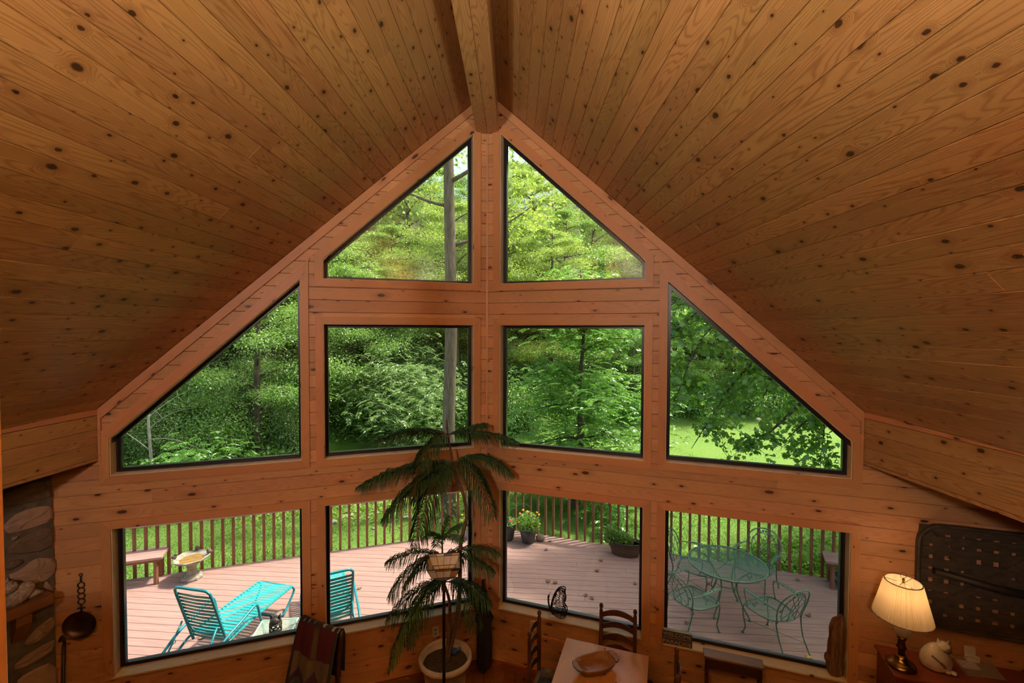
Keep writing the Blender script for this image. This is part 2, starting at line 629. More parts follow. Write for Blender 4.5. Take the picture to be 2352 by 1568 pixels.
wcount = 0
for side in (-1, 1):
    for kind, poly in WINDOWS:
        wcount += 1
        win = struct_empty('window_%d' % wcount)
        n = len(poly)
        inner = offset_poly(poly, -0.042)
        # black frame, in two steps
        fr = MB()
        for i in range(n):
            j = (i + 1) % n
            for (p, q, na, nb) in ((poly, offset_poly(poly, -0.026), -0.06, 0.004), (offset_poly(poly, -0.024), inner, -0.06, -0.008)):
                vs = [W(side, *p[i], na), W(side, *p[j], na), W(side, *q[j], na), W(side, *q[i], na),
                      W(side, *p[i], nb), W(side, *p[j], nb), W(side, *q[j], nb), W(side, *q[i], nb)]
                fr.add(vs, [(0, 1, 2, 3), (7, 6, 5, 4), (0, 4, 5, 1), (1, 5, 6, 2), (2, 6, 7, 3), (3, 7, 4, 0)])
        fr.build('window_frame', M['frame'], win)
        g = offset_poly(poly, -0.034)
        pane = MB().prism([W(side, e, z, -0.030) for e, z in g], W(side, 0, 0, -0.034) - W(side, 0, 0, -0.030))
        pane.build('pane', M['glass'], win)
        # pale jambs lining the opening
        jin = offset_poly(poly, -0.008)
        for i in range(n):
            j = (i + 1) % n
            nose = N_IN + (0.035 if (kind == 'low' and i == 0) else 0.004)
            th = offset_poly(poly, -0.016) if (kind == 'low' and i == 0) else jin
            vs = [W(side, *poly[i], 0.006), W(side, *poly[j], 0.006), W(side, *th[j], 0.006), W(side, *th[i], 0.006),
                  W(side, *poly[i], nose), W(side, *poly[j], nose), W(side, *th[j], nose), W(side, *th[i], nose)]
            jm = MB().add([(0, 0, 0)] * 0, [])
            # board-local coordinates so that the grain follows the board
            a, b = Vector(vs[0]), Vector(vs[1])
            x = (b - a).normalized(); nn = (vs[4] - vs[0]).normalized(); y = nn
            zz = x.cross(y)
            MW = Matrix(((x.x, y.x, zz.x, a.x), (x.y, y.y, zz.y, a.y), (x.z, y.z, zz.z, a.z), (0, 0, 0, 1)))
            inv = MW.inverted()
            jm.add([inv @ Vector(p) for p in vs], [(0, 1, 2, 3), (7, 6, 5, 4), (0, 4, 5, 1), (1, 5, 6, 2), (2, 6, 7, 3), (3, 7, 4, 0)])
            o = jm.build('window_sill' if i == 0 else 'jamb', M['jamb'], win)
            o.matrix_world = MW
        # casing boards on the wall face
        ca, cb = offset_poly(poly, -0.003), offset_poly(poly, 0.076)
        for i in range(n):
            if kind == 'low' and i == 0:
                continue
            j = (i + 1) % n
            d_ = (Vector(poly[j]) - Vector(poly[i]))
            wide = 0.094 if (kind in ('tri', 'trap') and i == 2) else 0.076
            cbw = offset_poly(poly, wide)
            pa, pb, qb, qa = ca[i], ca[j], list(cb[j]), list(cb[i])
            if wide > 0.08:
                # slanted board: move its outer edge out, keep its ends on the neighbours
                qb, qa = list(cbw[j]), list(cbw[i])
            if kind == 'low' and i in (1, 3):
                if i == 1: pa = (pa[0], poly[0][1] - 0.02); qa = (qa[0], poly[0][1] - 0.02)
                else: pb = (pb[0], poly[0][1] - 0.02); qb = (qb[0], poly[0][1] - 0.02)
            lift = 0.018 + 0.0008 * i
            f4 = [W(side, *p, N_IN) for p in (pa, pb, qb, qa)]
            b4 = [W(side, *p, N_IN + lift) for p in (pa, pb, qb, qa)]
            a, b = f4[0], f4[1]
            x = (b - a).normalized()
            zz = (b4[0] - f4[0]).normalized()
            y = zz.cross(x)
            MW = Matrix(((x.x, y.x, zz.x, a.x), (x.y, y.y, zz.y, a.y), (x.z, y.z, zz.z, a.z), (0, 0, 0, 1)))
            inv = MW.inverted()
            vs = [inv @ p for p in f4 + b4]
            o = MB().add(vs, [(0, 1, 2, 3), (7, 6, 5, 4), (0, 4, 5, 1), (1, 5, 6, 2), (2, 6, 7, 3), (3, 7, 4, 0)]).build('casing', M['casing'], win)
            o.matrix_world = MW

# ------------------------------------------------ ceiling of tongue-and-groove planks
SLOPE = math.atan(MS)
PW = 0.1325
BEAM_HALF = 0.124
FAS_X = (FAS_E - N_IN * T) * CQ                      # fascia distance from the ridge plane
rc = random.Random(11)
def plank_mesh(L, w, th=0.02, c=0.0055):
    ys = [(0, -th), (0.0004, -c * 0.9), (c * 0.6, 0), (w - c * 0.6, 0), (w - 0.0004, -c * 0.9), (w, -th)]
    vs = [(x, y, z) for x in (0, L) for (y, z) in ys]
    fs = [(i, i + 1, 6 + i + 1, 6 + i) for i in range(5)] + [(5, 0, 6, 11), (0, 5, 4, 3, 2, 1), (6, 7, 8, 9, 10, 11)]
    return MB().add(vs, [f[::-1] for f in fs]).mesh('plank')
YB = -5.5
for side, nm in ((-1, 'left'), (1, 'right')):
    ceil = struct_empty('ceiling_' + nm)
    along = Vector((0, 1, 0))
    down = Vector((side * math.cos(SLOPE), 0, -math.sin(SLOPE)))
    nrm = Vector((-side * math.sin(SLOPE), 0, -math.cos(SLOPE)))
    if side < 0:
        xv = -along                                      # keep the frame right-handed
    else:
        xv = along
    if xv.cross(down).dot(nrm) < 0:
        xv = -xv
    k = 0
    s = 0.10
    while True:
        smax = (FAS_X + 0.14) / math.cos(SLOPE)
        if s >= smax - 0.01: break
        w = min(PW, smax + 0.01 - s)
        dx = (s + w / 2) * math.cos(SLOPE)
        yend = Y0 - T * dx - N_IN / CQ + 0.05
        cuts = sorted([rc.uniform(0.2, 4.2) for _ in range(rc.choice((0, 1, 1)))] + [-1.5 - rc.uniform(0, 1)])
        ends = [YB] + cuts + [yend]
        for ya, yb in zip(ends[:-1], ends[1:]):
            if yb - ya < 0.3: continue
            lift = rc.uniform(-0.0015, 0.0015)
            org = Vector((AX, 0, ZR)) + down * s + nrm * lift
            org.y = ya if xv.y > 0 else yb
            o = link_mesh('plank', plank_mesh(yb - ya - 0.0008, w), M['ceil'], ceil)
            o.matrix_world = Matrix(((xv.x, down.x, nrm.x, org.x), (xv.y, down.y, nrm.y, org.y), (xv.z, down.z, nrm.z, org.z), (0, 0, 0, 1)))
        s += PW
        k += 1
    # roof slab over the planks, with eaves outside
    def rp(dx, y, lift):
        return Vector((AX + side * dx, y, ZR - MS * dx)) - nrm * lift
    OV = 0.75
    D = FAS_X + 2.9
    poly = [rp(0, YB, 0.022), rp(0, Y0 + OV, 0.022), rp(FAS_X + 0.25, Y0 - T * (FAS_X + 0.25) + OV, 0.022), rp(FAS_X + 0.25, YB, 0.022)]
    struct(MB().prism(poly, -nrm * 0.2).build('roof_' + nm, M['siding']))
    # fascia: short vertical band of boards under the slope, then the low ceiling of the side aisle
    fas = struct_empty('trim_%d' % (1 if side < 0 else 2))
    fx = AX + side * FAS_X
    FL = 0.045                                               # the band opens slightly towards the viewer
    yw = W(side, FAS_E, 0, N_IN).y + 0.03
    def fas_board(z0, z1, proud, mat, name='board'):
        Lb = yw - YB
        me = plank_mesh(Lb, z1 - z0, 0.03)
        xx = Vector((side * FL, -1, 0)).normalized() * (-1 if side < 0 else 1)
        inward = Vector((-side, -FL, 0)).normalized()
        upv = Vector((0, 0, 1))
        if xx.cross(upv).dot(inward) < 0:
            xx = -xx
        start = Vector((fx, yw, z0)) + inward * proud
        if xx.y > 0:
            start = start - xx * Lb
        o = link_mesh(name, me, mat, fas)
        o.matrix_world = Matrix(((xx.x, 0, inward.x, start.x), (xx.y, 0, inward.y, start.y), (xx.z, 1, inward.z, start.z), (0, 0, 0, 1)))
    zb = FAS_LO + 0.028
    while zb < FAS_HI - 0.07:
        fas_board(zb, min(zb + 0.1325, FAS_HI + 0.02), 0.0, M['ceil'])
        zb += 0.1325
    fas_board(FAS_HI - 0.055, FAS_HI - 0.002, 0.014, M['trim'])
    fas_board(FAS_LO, FAS_LO + 0.028, 0.010, M['ceil'])
    ax0, ax1 = sorted((fx + side * 0.035, AX + side * 6.4))
    wy = lambda x: Y0 - abs(x - AX) * T - 0.10
    xi, xo = fx + side * 0.035, AX + side * 6.4
    q_ = [(xi + side * FL * (yw - YB), YB, FAS_LO + 0.01), (xo, YB, FAS_LO + 0.01), (xo, wy(xo), FAS_LO + 0.01), (xi, wy(xi), FAS_LO + 0.01)]
    struct(MB().prism(q_ if side > 0 else q_[::-1], (0, 0, 0.12)).build('ceiling_aisle_' + nm, M['plainpine']))
    struct(MB().box((min(AX + side * 6.2, AX + side * 6.4), YB, 0), (max(AX + side * 6.2, AX + side * 6.4), Y0 - 1.6, FAS_LO + 0.1)).build('wall_side_' + nm, M['plainpine']))
    # sloping trim where the gable meets the ceiling, and the small upright by the fascia
    tr = struct_empty('trim_%d' % (3 if side < 0 else 4))
    def trim_board(q, lift, mat=M['trim']):
        f4 = [W(side, e, z, N_IN) for e, z in q]
        b4 = [W(side, e, z, N_IN + lift) for e, z in q]
        a, b = f4[0], f4[1]
        x = (b - a).normalized(); zz = (b4[0] - f4[0]).normalized(); y = zz.cross(x)
        MW = Matrix(((x.x, y.x, zz.x, a.x), (x.y, y.y, zz.y, a.y), (x.z, y.z, zz.z, a.z), (0, 0, 0, 1)))
        inv = MW.inverted()
        o = MB().add([inv @ p for p in f4 + b4], [(0, 1, 2, 3), (7, 6, 5, 4), (0, 4, 5, 1), (1, 5, 6, 2), (2, 6, 7, 3), (3, 7, 4, 0)]).build('trim_board', mat, tr)
        o.matrix_world = MW
    def rk(e): return ZR - MS * CQ * (e - N_IN * T)
    wv = 0.080 * math.hypot(1, MS * CQ)
    e_a, e_m, e_b = 0.10, 2.05 if side < 0 else 2.75, FAS_E
    for (p, q) in ((e_a, e_m), (e_m, e_b)):
        trim_board([(p, rk(p) - wv), (q, rk(q) - wv), (q, rk(q)), (p, rk(p))], 0.024)
    trim_board([(FAS_E - 0.022, FAS_LO - 0.01), (FAS_E, FAS_LO - 0.01), (FAS_E, FAS_HI - 0.02), (FAS_E - 0.022, FAS_HI - 0.02)], 0.026)

# ridge beam: boxed, its underside of two boards
beam = struct_empty('ridge_beam')
BZ = 6.335
def beam_board(x0, x1, z0, z1, axis, name):
    # plank running along y
    y1 = Y0 - 0.09
    L = y1 - YB
    if axis == 'under':
        me = plank_mesh(L, x1 - x0, 0.02)
        o = link_mesh(name, me, M['ceil'], beam)
        o.matrix_world = Matrix(((0, 1, 0, x0), (1, 0, 0, YB), (0, 0, -1, z0), (0, 0, 0, 1)))
    else:
        me = plank_mesh(L, z1 - z0, 0.02)
        o = link_mesh(name, me, M['ceil'], beam)
        s = axis
        if s > 0:   # faces +x : x=y, y=z -> normal = y cross z = +x
            o.matrix_world = Matrix(((0, 0, 1, x0), (1, 0, 0, YB), (0, 1, 0, z0), (0, 0, 0, 1)))
        else:
            o.matrix_world = Matrix(((0, 0, -1, x0), (-1, 0, 0, y1), (0, 1, 0, z0), (0, 0, 0, 1)))
beam_board(AX - BEAM_HALF, AX, BZ, 0, 'under', 'board')
beam_board(AX, AX + BEAM_HALF, BZ, 0, 'under', 'board')
beam_board(AX + BEAM_HALF + 0.001, 0, BZ, ZR - 0.02, 1, 'board')
beam_board(AX - BEAM_HALF - 0.001, 0, BZ, ZR - 0.02, -1, 'board')
# small bead in the corner of the prow
pc = W(1, N_IN * T, 0, N_IN)
bead = MB().box((pc.x - 0.010, pc.y - 0.016, 0), (pc.x + 0.010, pc.y + 0.03, BZ + 0.05))
struct(bead.build('trim_5', M['trim']))

# floor boards by the prow, floor slab, loft floor, back of the house
fl = struct(MB().prism([(AX - 6.4, YB, -0.09), (AX + 6.4, YB, -0.09), (AX + 6.4, Y0 - 0.08 - 6.4 * T, -0.09), (AX, Y0 - 0.08, -0.09), (AX - 6.4, Y0 - 0.08 - 6.4 * T, -0.09)], (0, 0, 0.069)).build('floor', M['plainpine']))
rf = random.Random(5)
for k in range(34):
    x0 = -2.6 + k * 0.125
    yend = Y0 - abs(x0 + 0.06 - AX) * T - N_IN / CQ + 0.02
    cut = rf.uniform(3.2, 4.9)
    for ya, yb in ((2.2, cut), (cut, yend)):
        o = link_mesh('plank', plank_mesh(yb - ya - 0.001, 0.125, 0.02, 0.0025), M['floor'], fl)
        o.matrix_world = Matrix(((0, -1, 0, x0 + 0.125), (1, 0, 0, ya), (0, 0, 1, 0.0), (0, 0, 0, 1)))
struct(MB().box((AX - 6.4, YB, 2.2), (AX + 6.4, 0.75, 2.45)).build('floor_loft', M['plainpine']))
struct(MB().box((AX - 6.4, 0.62, 2.45), (AX + 6.4, 0.74, 3.22)).build('wall_light_blocker', M['plainpine']))  # unseen half wall, added to keep the gable fill off the lower walls
struct(MB().box((AX - 6.4, YB - 0.2, -0.1), (AX + 6.4, YB, 7.0)).build('wall_back', M['plainpine']))
for side, nm in ((-1, 'left'), (1, 'right')):
    # baseboard line
    b = MB()
    f4 = [W(side, e, z, N_IN) for e, z in ((0.03, 0.0), (6.0, 0.0), (6.0, 0.085), (0.03, 0.085))]
    b.prism(f4, W(side, 0, 0, N_IN + 0.016) - W(side, 0, 0, N_IN))
    struct(b.build('baseboard_' + nm, M['floor']))
# loft railing post close by the viewer
post = MB().bbox((-1.19, 0.80, 2.45), (-1.054, 0.94, 5.75), 0.012)
tag(post.build('railing_post', plain('post_orange_pine', (0.62, 0.27, 0.08), 0.45, var=0.25, scale=4.0, stretch=(6, 6, 0.6))), 'smooth orange pine post close to the viewer at the picture edge', 'post')
# ---------------------------------------------------------------- outdoors: ground, deck, railing, trees
DECK = -0.10
GROUND = -1.2
YD = 9.44
M['deck'] = plain('deck_pink_stain', (0.41, 0.25, 0.215), 0.65, col2=(0.32, 0.18, 0.15), scale=5.0, stretch=(0.5, 6, 6), bump=0.08)
M['rail'] = plain('rail_redwood', (0.30, 0.125, 0.06), 0.6, col2=(0.20, 0.075, 0.035), scale=6.0, stretch=(3, 3, 0.5))
M['bark'] = plain('bark_grey', (0.23, 0.18, 0.125), 0.9, col2=(0.09, 0.068, 0.045), scale=9.0, stretch=(3, 3, 0.35), bump=0.6)
M['bark2'] = plain('bark_brown', (0.13, 0.095, 0.065), 0.9, col2=(0.05, 0.036, 0.026), scale=8.0, stretch=(2, 2, 0.6), bump=0.5)
M['deadwood'] = plain('dead_wood', (0.42, 0.38, 0.31), 0.9, var=0.4, scale=10)
M['leafA'] = leafmat('leaf_forest', (0.15, 0.30, 0.090), (0.42, 0.60, 0.20), trans=0.5)
M['leafB'] = leafmat('leaf_forest_yellow', (0.21, 0.34, 0.085), (0.56, 0.66, 0.22), trans=0.58)
M['leafC'] = leafmat('leaf_shrub_greygreen', (0.15, 0.27, 0.10), (0.40, 0.53, 0.24), trans=0.45)
M['leafD'] = leafmat('leaf_locust', (0.09, 0.26, 0.045), (0.30, 0.52, 0.11), trans=0.5)
M['leafE'] = leafmat('leaf_maple', (0.085, 0.24, 0.05), (0.32, 0.52, 0.12), trans=0.5, gloss=0.3)
M['leafF'] = leafmat('leaf_ground_cover', (0.20, 0.42, 0.055), (0.58, 0.76, 0.15), trans=0.5)

def yF(x):
    """front edge of the woods"""
    return float(np.interp(x, (-40, -14, -8.8, -7.6, -3, 1, 6, 9, 20, 60), (12.0, 14.0, 16.0, 19.4, 21.2, 22.0, 24.0, 25.6, 28.0, 30.0)))
def ground_z(x, y):
    g = GROUND
    f = y - yF(x)
    if f > 0:
        g += 0.55 * f if f < 4 else 2.2 + 0.50 * (f - 4)
    # shallow swale behind the creek stones on the left
    d = math.exp(-((y - 13.6) / 0.9) ** 2) * (1 / (1 + math.exp((x + 1.0) * 2.2)))
    return min(g - 0.30 * d, 22)

gx = np.concatenate([np.arange(-60, -14, 2.0), np.arange(-14, 12, 0.5), np.arange(12, 62, 2.0)])
gy = np.concatenate([np.arange(-12, 8, 2.0), np.arange(8, 30, 0.5), np.arange(30, 80, 2.0)])
V = [(x, y, ground_z(x, y) + 0.02 * math.sin(x * 1.3) * math.cos(y * 1.1)) for y in gy for x in gx]
nx = len(gx)
F = [(j * nx + i, j * nx + i + 1, (j + 1) * nx + i + 1, (j + 1) * nx + i) for j in range(len(gy) - 1) for i in range(nx - 1)]
gm, nt, b = new_mat('lawn_and_forest_floor')
h = NT(nt)
tc = h.n('ShaderNodeTexCoord')
fine = h.noise(tc.outputs['Object'], 14.0, 6.0, 0.78)
midn = h.noise(tc.outputs['Object'], 2.6, 4.0, 0.7)
brd = h.noise(tc.outputs['Object'], 0.55, 3.0, 0.6)
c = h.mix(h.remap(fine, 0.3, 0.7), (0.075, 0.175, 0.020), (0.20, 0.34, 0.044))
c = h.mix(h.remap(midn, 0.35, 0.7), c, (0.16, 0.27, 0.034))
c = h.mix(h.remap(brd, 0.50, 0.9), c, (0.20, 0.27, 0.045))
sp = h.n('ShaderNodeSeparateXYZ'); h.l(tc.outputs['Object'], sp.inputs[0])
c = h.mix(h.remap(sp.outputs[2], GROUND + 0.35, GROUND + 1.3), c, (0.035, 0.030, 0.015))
h.l(c, b.inputs['Base Color'])
b.inputs['Roughness'].default_value = 0.9
bp = h.n('ShaderNodeBump'); bp.inputs['Strength'].default_value = 0.6; bp.inputs['Distance'].default_value = 0.05
h.l(fine, bp.inputs['Height']); h.l(bp.outputs[0], b.inputs['Normal'])
struct(link_mesh('ground', np_mesh('ground', V, F), gm, smooth=True))

# grass blades on the part of the lawn that is near
rg = np.random.default_rng(2)
n = 230000
px = rg.uniform(-14, 10, n); py = 7.6 + 10.0 * rg.random(n) ** 1.3
keep = py > np.maximum(YD - T * np.abs(px - AX) + 0.1, 5.0)
px, py = px[keep], py[keep]
n = len(px)
fx_ = rg.uniform(-8, 20, 70000); fy_ = rg.uniform(16.5, 29, 70000)      # coarser tufts on the far lawn
kf = fy_ < np.array([yF(a) for a in fx_]) + 0.4
far = np.concatenate([np.zeros(n), np.ones(int(kf.sum()))])
px, py = np.concatenate([px, fx_[kf]]), np.concatenate([py, fy_[kf]])
n = len(px)
pz = np.array([ground_z(a, b_) for a, b_ in zip(px, py)])
ang = rg.uniform(0, 2 * np.pi, n); hh = rg.uniform(0.025, 0.055, n); ww = rg.uniform(0.007, 0.013, n)
ln = rg.uniform(-0.05, 0.05, (n, 2))
A = np.stack([px - np.cos(ang) * ww, py - np.sin(ang) * ww, pz], 1)
B = np.stack([px + np.cos(ang) * ww, py + np.sin(ang) * ww, pz], 1)
hh = hh * (1 - 0.45 * far); ww = ww * (1 + 0.3 * far)
A = np.stack([px - np.cos(ang) * ww, py - np.sin(ang) * ww, pz], 1)
B = np.stack([px + np.cos(ang) * ww, py + np.sin(ang) * ww, pz], 1)
Ct = np.stack([px + ln[:, 0], py + ln[:, 1], pz + hh], 1)
V = np.stack([A, B, Ct], 1).reshape(-1, 3)
go = link_mesh('lawn_grass', np_mesh('lawn_grass', V, np.arange(3 * n).reshape(-1, 3)), leafmat('grass_blade', (0.10, 0.225, 0.026), (0.22, 0.38, 0.050), trans=0.5, gloss=0.6, bigscale=0.8))
go['kind'] = 'stuff'
tag(go, 'short mown green lawn grass beyond the deck railing', 'grass')

# ------------------------------------------------ deck of separate boards
deck = struct_empty('deck')
def clip(poly, a, b_, c_):
    """keep the part with a*x + b*y <= c"""
    out = []
    for i in range(len(poly)):
        p, q = poly[i - 1], poly[i]
        fp, fq = a * p[0] + b_ * p[1] - c_, a * q[0] + b_ * q[1] - c_
        if (fp <= 0) != (fq <= 0):
            t = fp / (fp - fq)
            out.append((p[0] + (q[0] - p[0]) * t, p[1] + (q[1] - p[1]) * t))
        if fq <= 0:
            out.append(q)
    return out
BK = 0.07                                             # boards run a little askew to the house
bw, gap = 0.140, 0.006
rd = random.Random(9)
bx = Vector((1, -BK, 0)).normalized(); by = Vector((BK, 1, 0)).normalized()
k = 0
for k in range(46):
    yc = 3.6 + k * (bw + gap)
    o0 = Vector((0, yc, 0))
    cuts = sorted(rd.uniform(-7, 7) for _ in range(2))
    ends = [-11.0] + cuts + [10.0]
    for xa, xb in zip(ends[:-1], ends[1:]):
        q = [o0 + bx * (xa + 0.002), o0 + bx * (xb - 0.002), o0 + bx * (xb - 0.002) + by * bw, o0 + bx * (xa + 0.002) + by * bw]
        poly = [(p.x, p.y) for p in q]
        poly = clip(poly, T, 1, YD + T * AX)             # right edge of the prow
        poly = clip(poly, -T, 1, YD - T * AX)
        if len(poly) < 3 or max(p[0] for p in poly) - min(p[0] for p in poly) < 0.05:
            continue
        MWb = Matrix(((bx.x, by.x, 0, poly[0][0]), (bx.y, by.y, 0, poly[0][1]), (0, 0, 1, DECK), (0, 0, 0, 1)))
        inv = MWb.inverted()
        loc = [inv @ Vector((p[0], p[1], DECK)) for p in poly]
        # eased top edges
        cx = sum((p for p in loc), Vector()) / len(loc)
        m = MB()
        nn = len(loc)
        vs = [p + Vector((0, 0, -0.03)) for p in loc] + [p + Vector((0, 0, -0.004)) for p in loc] + [Vector((p.x, p.y + (0.004 if p.y < cx.y else -0.004), 0)) for p in loc]
        fs = [tuple(range(nn))[::-1], tuple(range(2 * nn, 3 * nn))]
        for a in range(2):
            fs += [(a * nn + i, a * nn + (i + 1) % nn, (a + 1) * nn + (i + 1) % nn, (a + 1) * nn + i) for i in range(nn)]
        o = m.add(vs, fs).build('deck_board', M['deck'], deck)
        o.matrix_world = MWb

def R(side, e, z, n=0.0):
    """point along the deck edge: e metres from its prow, n outwards"""
    return Vector((AX + side * (e * CQ + n * SQ), YD - e * SQ + n * CQ, z))
def rail_matrix(side, e, n):
    x = Vector((side * CQ, -SQ, 0)); y = Vector((side * SQ, CQ, 0)); p = R(side, e, 0, n)
    return Matrix(((x.x, y.x, 0, p.x), (x.y, y.y, 0, p.y), (0, 0, 1, 0), (0, 0, 0, 1)))
bal = MB().bbox((-0.0215, -0.0215, -0.42), (0.0215, 0.0215, 0.77), 0.004).mesh('baluster')
bal.materials.append(M['rail'])
for side, word, L in ((-1, 'left wing of the deck behind the turquoise loungers', 9.0), (1, 'right wing of the deck behind the iron dining set', 8.6)):
    rl = thing('deck_railing', 'reddish wooden baluster railing along the ' + word, 'railing', R(side, 0, DECK, 0))
    base = rl.matrix_world.copy(); base.translation = R(side, 0, DECK, 0)
    inv = base.inverted()
    e = 0.05
    while e < L:
        o = bpy.data.objects.new('baluster', bal); COL.objects.link(o)
        o.parent = rl
        o.matrix_local = inv @ rail_matrix(side, e, 0.022)
        e += 0.160
    tr = MB().bbox((0.0, -0.07, 0.765), (L, 0.07, 0.803), 0.006).build('top_rail', M['deck'], rl)
    tr.matrix_local = inv @ rail_matrix(side, 0, 0.0)
    lr = MB().bbox((0.0, -0.0, -0.34), (L, 0.036, -0.11), 0.005).build('rim_board', M['rail'], rl)
    lr.matrix_local = inv @ rail_matrix(side, 0, -0.036)

# ------------------------------------------------ foliage generators
def leaf_quads(P, D, L, Wd, rng, fold=0.25):
    """one folded diamond for each leaf; P base points, D directions"""
    n = len(P)
    D = D / np.linalg.norm(D, axis=1, keepdims=True)
    up_ = rng.normal(0, 0.55, (n, 3)); up_[:, 2] += 1.0
    S = np.cross(D, up_); S /= (np.linalg.norm(S, axis=1, keepdims=True) + 1e-9)
    Nn = np.cross(S, D)
    L = L * rng.uniform(0.65, 1.25, (n, 1)); Wd = Wd * rng.uniform(0.7, 1.2, (n, 1))
    mid = P + D * L * 0.45
    a = mid + S * Wd * 0.5 + Nn * Wd * fold
    b_ = mid - S * Wd * 0.5 + Nn * Wd * fold
    tip = P + D * L - Nn * Wd * 0.15
    V = np.stack([P, a, tip, b_], 1).reshape(-1, 3)
    F = np.arange(4 * n).reshape(-1, 4)
    return V, F

def skeleton(rng, height, crown_r, base, n_limb, trunk_r, droop=0.1, lean=0.06):
    """trunk and limbs; returns the wood mesh builder and the points where leaves grow"""
    m = MB()
    top = height * 0.96
    bend = rng.uniform(-lean, lean, 2) * height
    tp = [Vector((bend[0] * t * t, bend[1] * t * t, top * t)) for t in np.linspace(0, 1, 9)]
    tp[0].z = -0.3
    m.tube(tp, [trunk_r * (1.25 if i == 0 else 1 - 0.85 * i / 8) for i in range(9)], 8)
    cents = []
    for k in range(n_limb):
        t = base + (0.98 - base) * (k + rng.random()) / n_limb
        o = Vector((bend[0] * t * t, bend[1] * t * t, top * t))
        a = k * 2.399 + rng.uniform(-0.5, 0.5)
        rr = crown_r * (math.sin(math.pi * (0.18 + 0.78 * (t - base) / (1 - base))) ** 0.7) * rng.uniform(0.75, 1.15)
        rise = rr * rng.uniform(0.1, 0.55)
        p2 = o + Vector((math.cos(a) * rr, math.sin(a) * rr, rise - droop * rr))
        p1 = o + Vector((math.cos(a) * rr * 0.45, math.sin(a) * rr * 0.45, rise * 0.9))
        br = bez(o, p1, p2, 7)
        m.tube(br, [trunk_r * 0.32 * (1 - 0.85 * i / 7) for i in range(8)], 5)
        for i in range(2, 8):
            cents.append((br[i], 0.16 + 0.10 * rr * (i / 7)))
            if i > 2:
                for q in range(2):
                    a2 = a + rng.choice((-1, 1)) * rng.uniform(0.4, 1.1)
                    l2 = rr * rng.uniform(0.18, 0.42)
                    e2 = br[i] + Vector((math.cos(a2) * l2, math.sin(a2) * l2, rng.uniform(-0.15, 0.3) * l2))
                    m.tube([br[i], (br[i] + e2) / 2 + Vector((0, 0, 0.05)), e2], [trunk_r * 0.08, trunk_r * 0.05, 0.004], 4)
                    for w in (0.5, 1.0):
                        cents.append((br[i].lerp(e2, w), 0.14 + 0.07 * rr))
    return m, cents

def spray(rng, cents, n, L, Wd, flat=0.5, droop=0.25):
    C = np.array([c[0][:] for c in cents]); S = np.array([c[1] for c in cents])
    idx = rng.integers(0, len(C), n)
    off = rng.normal(0, 1, (n, 3)) * S[idx, None]
    off[:, 2] *= flat
    P = C[idx] + off
    D = off + rng.normal(0, 0.35, (n, 3)) * S[idx, None]
    D[:, 2] -= droop * S[idx]
    return leaf_quads(P, D + 1e-6, L, Wd, rng)

def pinnate(rng, cents, n, length, pairs, lw, ll, spread=1.0, droop=0.35):
    """feather leaves: a row of leaflets either side of a drooping stalk"""
    C = np.array([c[0][:] for c in cents]); S = np.array([c[1] for c in cents]) * spread
    idx = rng.integers(0, len(C), n)
    P = C[idx] + rng.normal(0, 1, (n, 3)) * S[idx, None] * np.array([1, 1, 0.6])
    D = rng.normal(0, 1, (n, 3)); D[:, 2] = np.abs(D[:, 2]) * 0.15
    D /= np.linalg.norm(D, axis=1, keepdims=True)
    ln = length * rng.uniform(0.7, 1.25, n)
    side = np.cross(D, np.array([0, 0, 1.0])); side /= np.linalg.norm(side, axis=1, keepdims=True) + 1e-9
    VP, VD = [], []
    for k in range(pairs):
        t = (k + 0.6) / pairs
        q = P + D * (ln * t)[:, None]
        q[:, 2] -= droop * ln * t * t
        tang = D.copy(); tang[:, 2] -= 2 * droop * t
        for s in (-1, 1):
            VP.append(q); VD.append(tang * 0.45 + s * side + np.array([0, 0, -0.18]))
    P2 = np.concatenate(VP); D2 = np.concatenate(VD)
    return leaf_quads(P2, D2, ll, lw, rng, fold=0.1)

def tree_proto(seed, height, crown_r, base, n_limb, trunk_r, n, L, Wd, leaf, bark, name, label, cat='tree', flat=0.5, droop=0.25, feather=None):
    rng = np.random.default_rng(seed)
    wood, cents = skeleton(rng, height, crown_r, base, n_limb, trunk_r)
    t = thing(name, label, cat)
    wood.build('trunk', bark, t, smooth=True)
    if feather:
        V, F = pinnate(rng, cents, n, *feather)
    else:
        V, F = spray(rng, cents, n, L, Wd, flat, droop)
    fo = link_mesh('foliage', np_mesh('foliage', V, F), leaf, t)
    fo['kind'] = 'stuff'
    return t

def shrub_proto(seed, height, r, n, L, Wd, leaf, label, feather=None, name='shrub'):
    rng = np.random.default_rng(seed)
    m = MB(); cents = []
    for k in range(16):
        a = k * 2.399; rr = r * math.sqrt((k + 0.5) / 16) * 0.95
        hgt = height * (1 - 0.55 * (rr / r) ** 2) * rng.uniform(0.8, 1.1)
        e = Vector((math.cos(a) * rr, math.sin(a) * rr, hgt))
        st = bez((math.cos(a) * 0.1, math.sin(a) * 0.1, -0.25), (math.cos(a) * rr * 0.4, math.sin(a) * rr * 0.4, hgt * 0.7), e, 6)
        m.tube(st, [0.03 * (1 - 0.8 * i / 6) for i in range(7)], 5)
        for i in range(1, 7):
            cents.append((st[i], 0.22 * r))
    t = thing(name, label, 'shrub')
    m.build('stem', M['bark2'], t, smooth=True)
    V, F = pinnate(rng, cents, n, *feather) if feather else spray(rng, cents, n, L, Wd, 0.75, 0.3)
    fo = link_mesh('foliage', np_mesh('foliage', V, F), leaf, t)
    fo['kind'] = 'stuff'
    return t

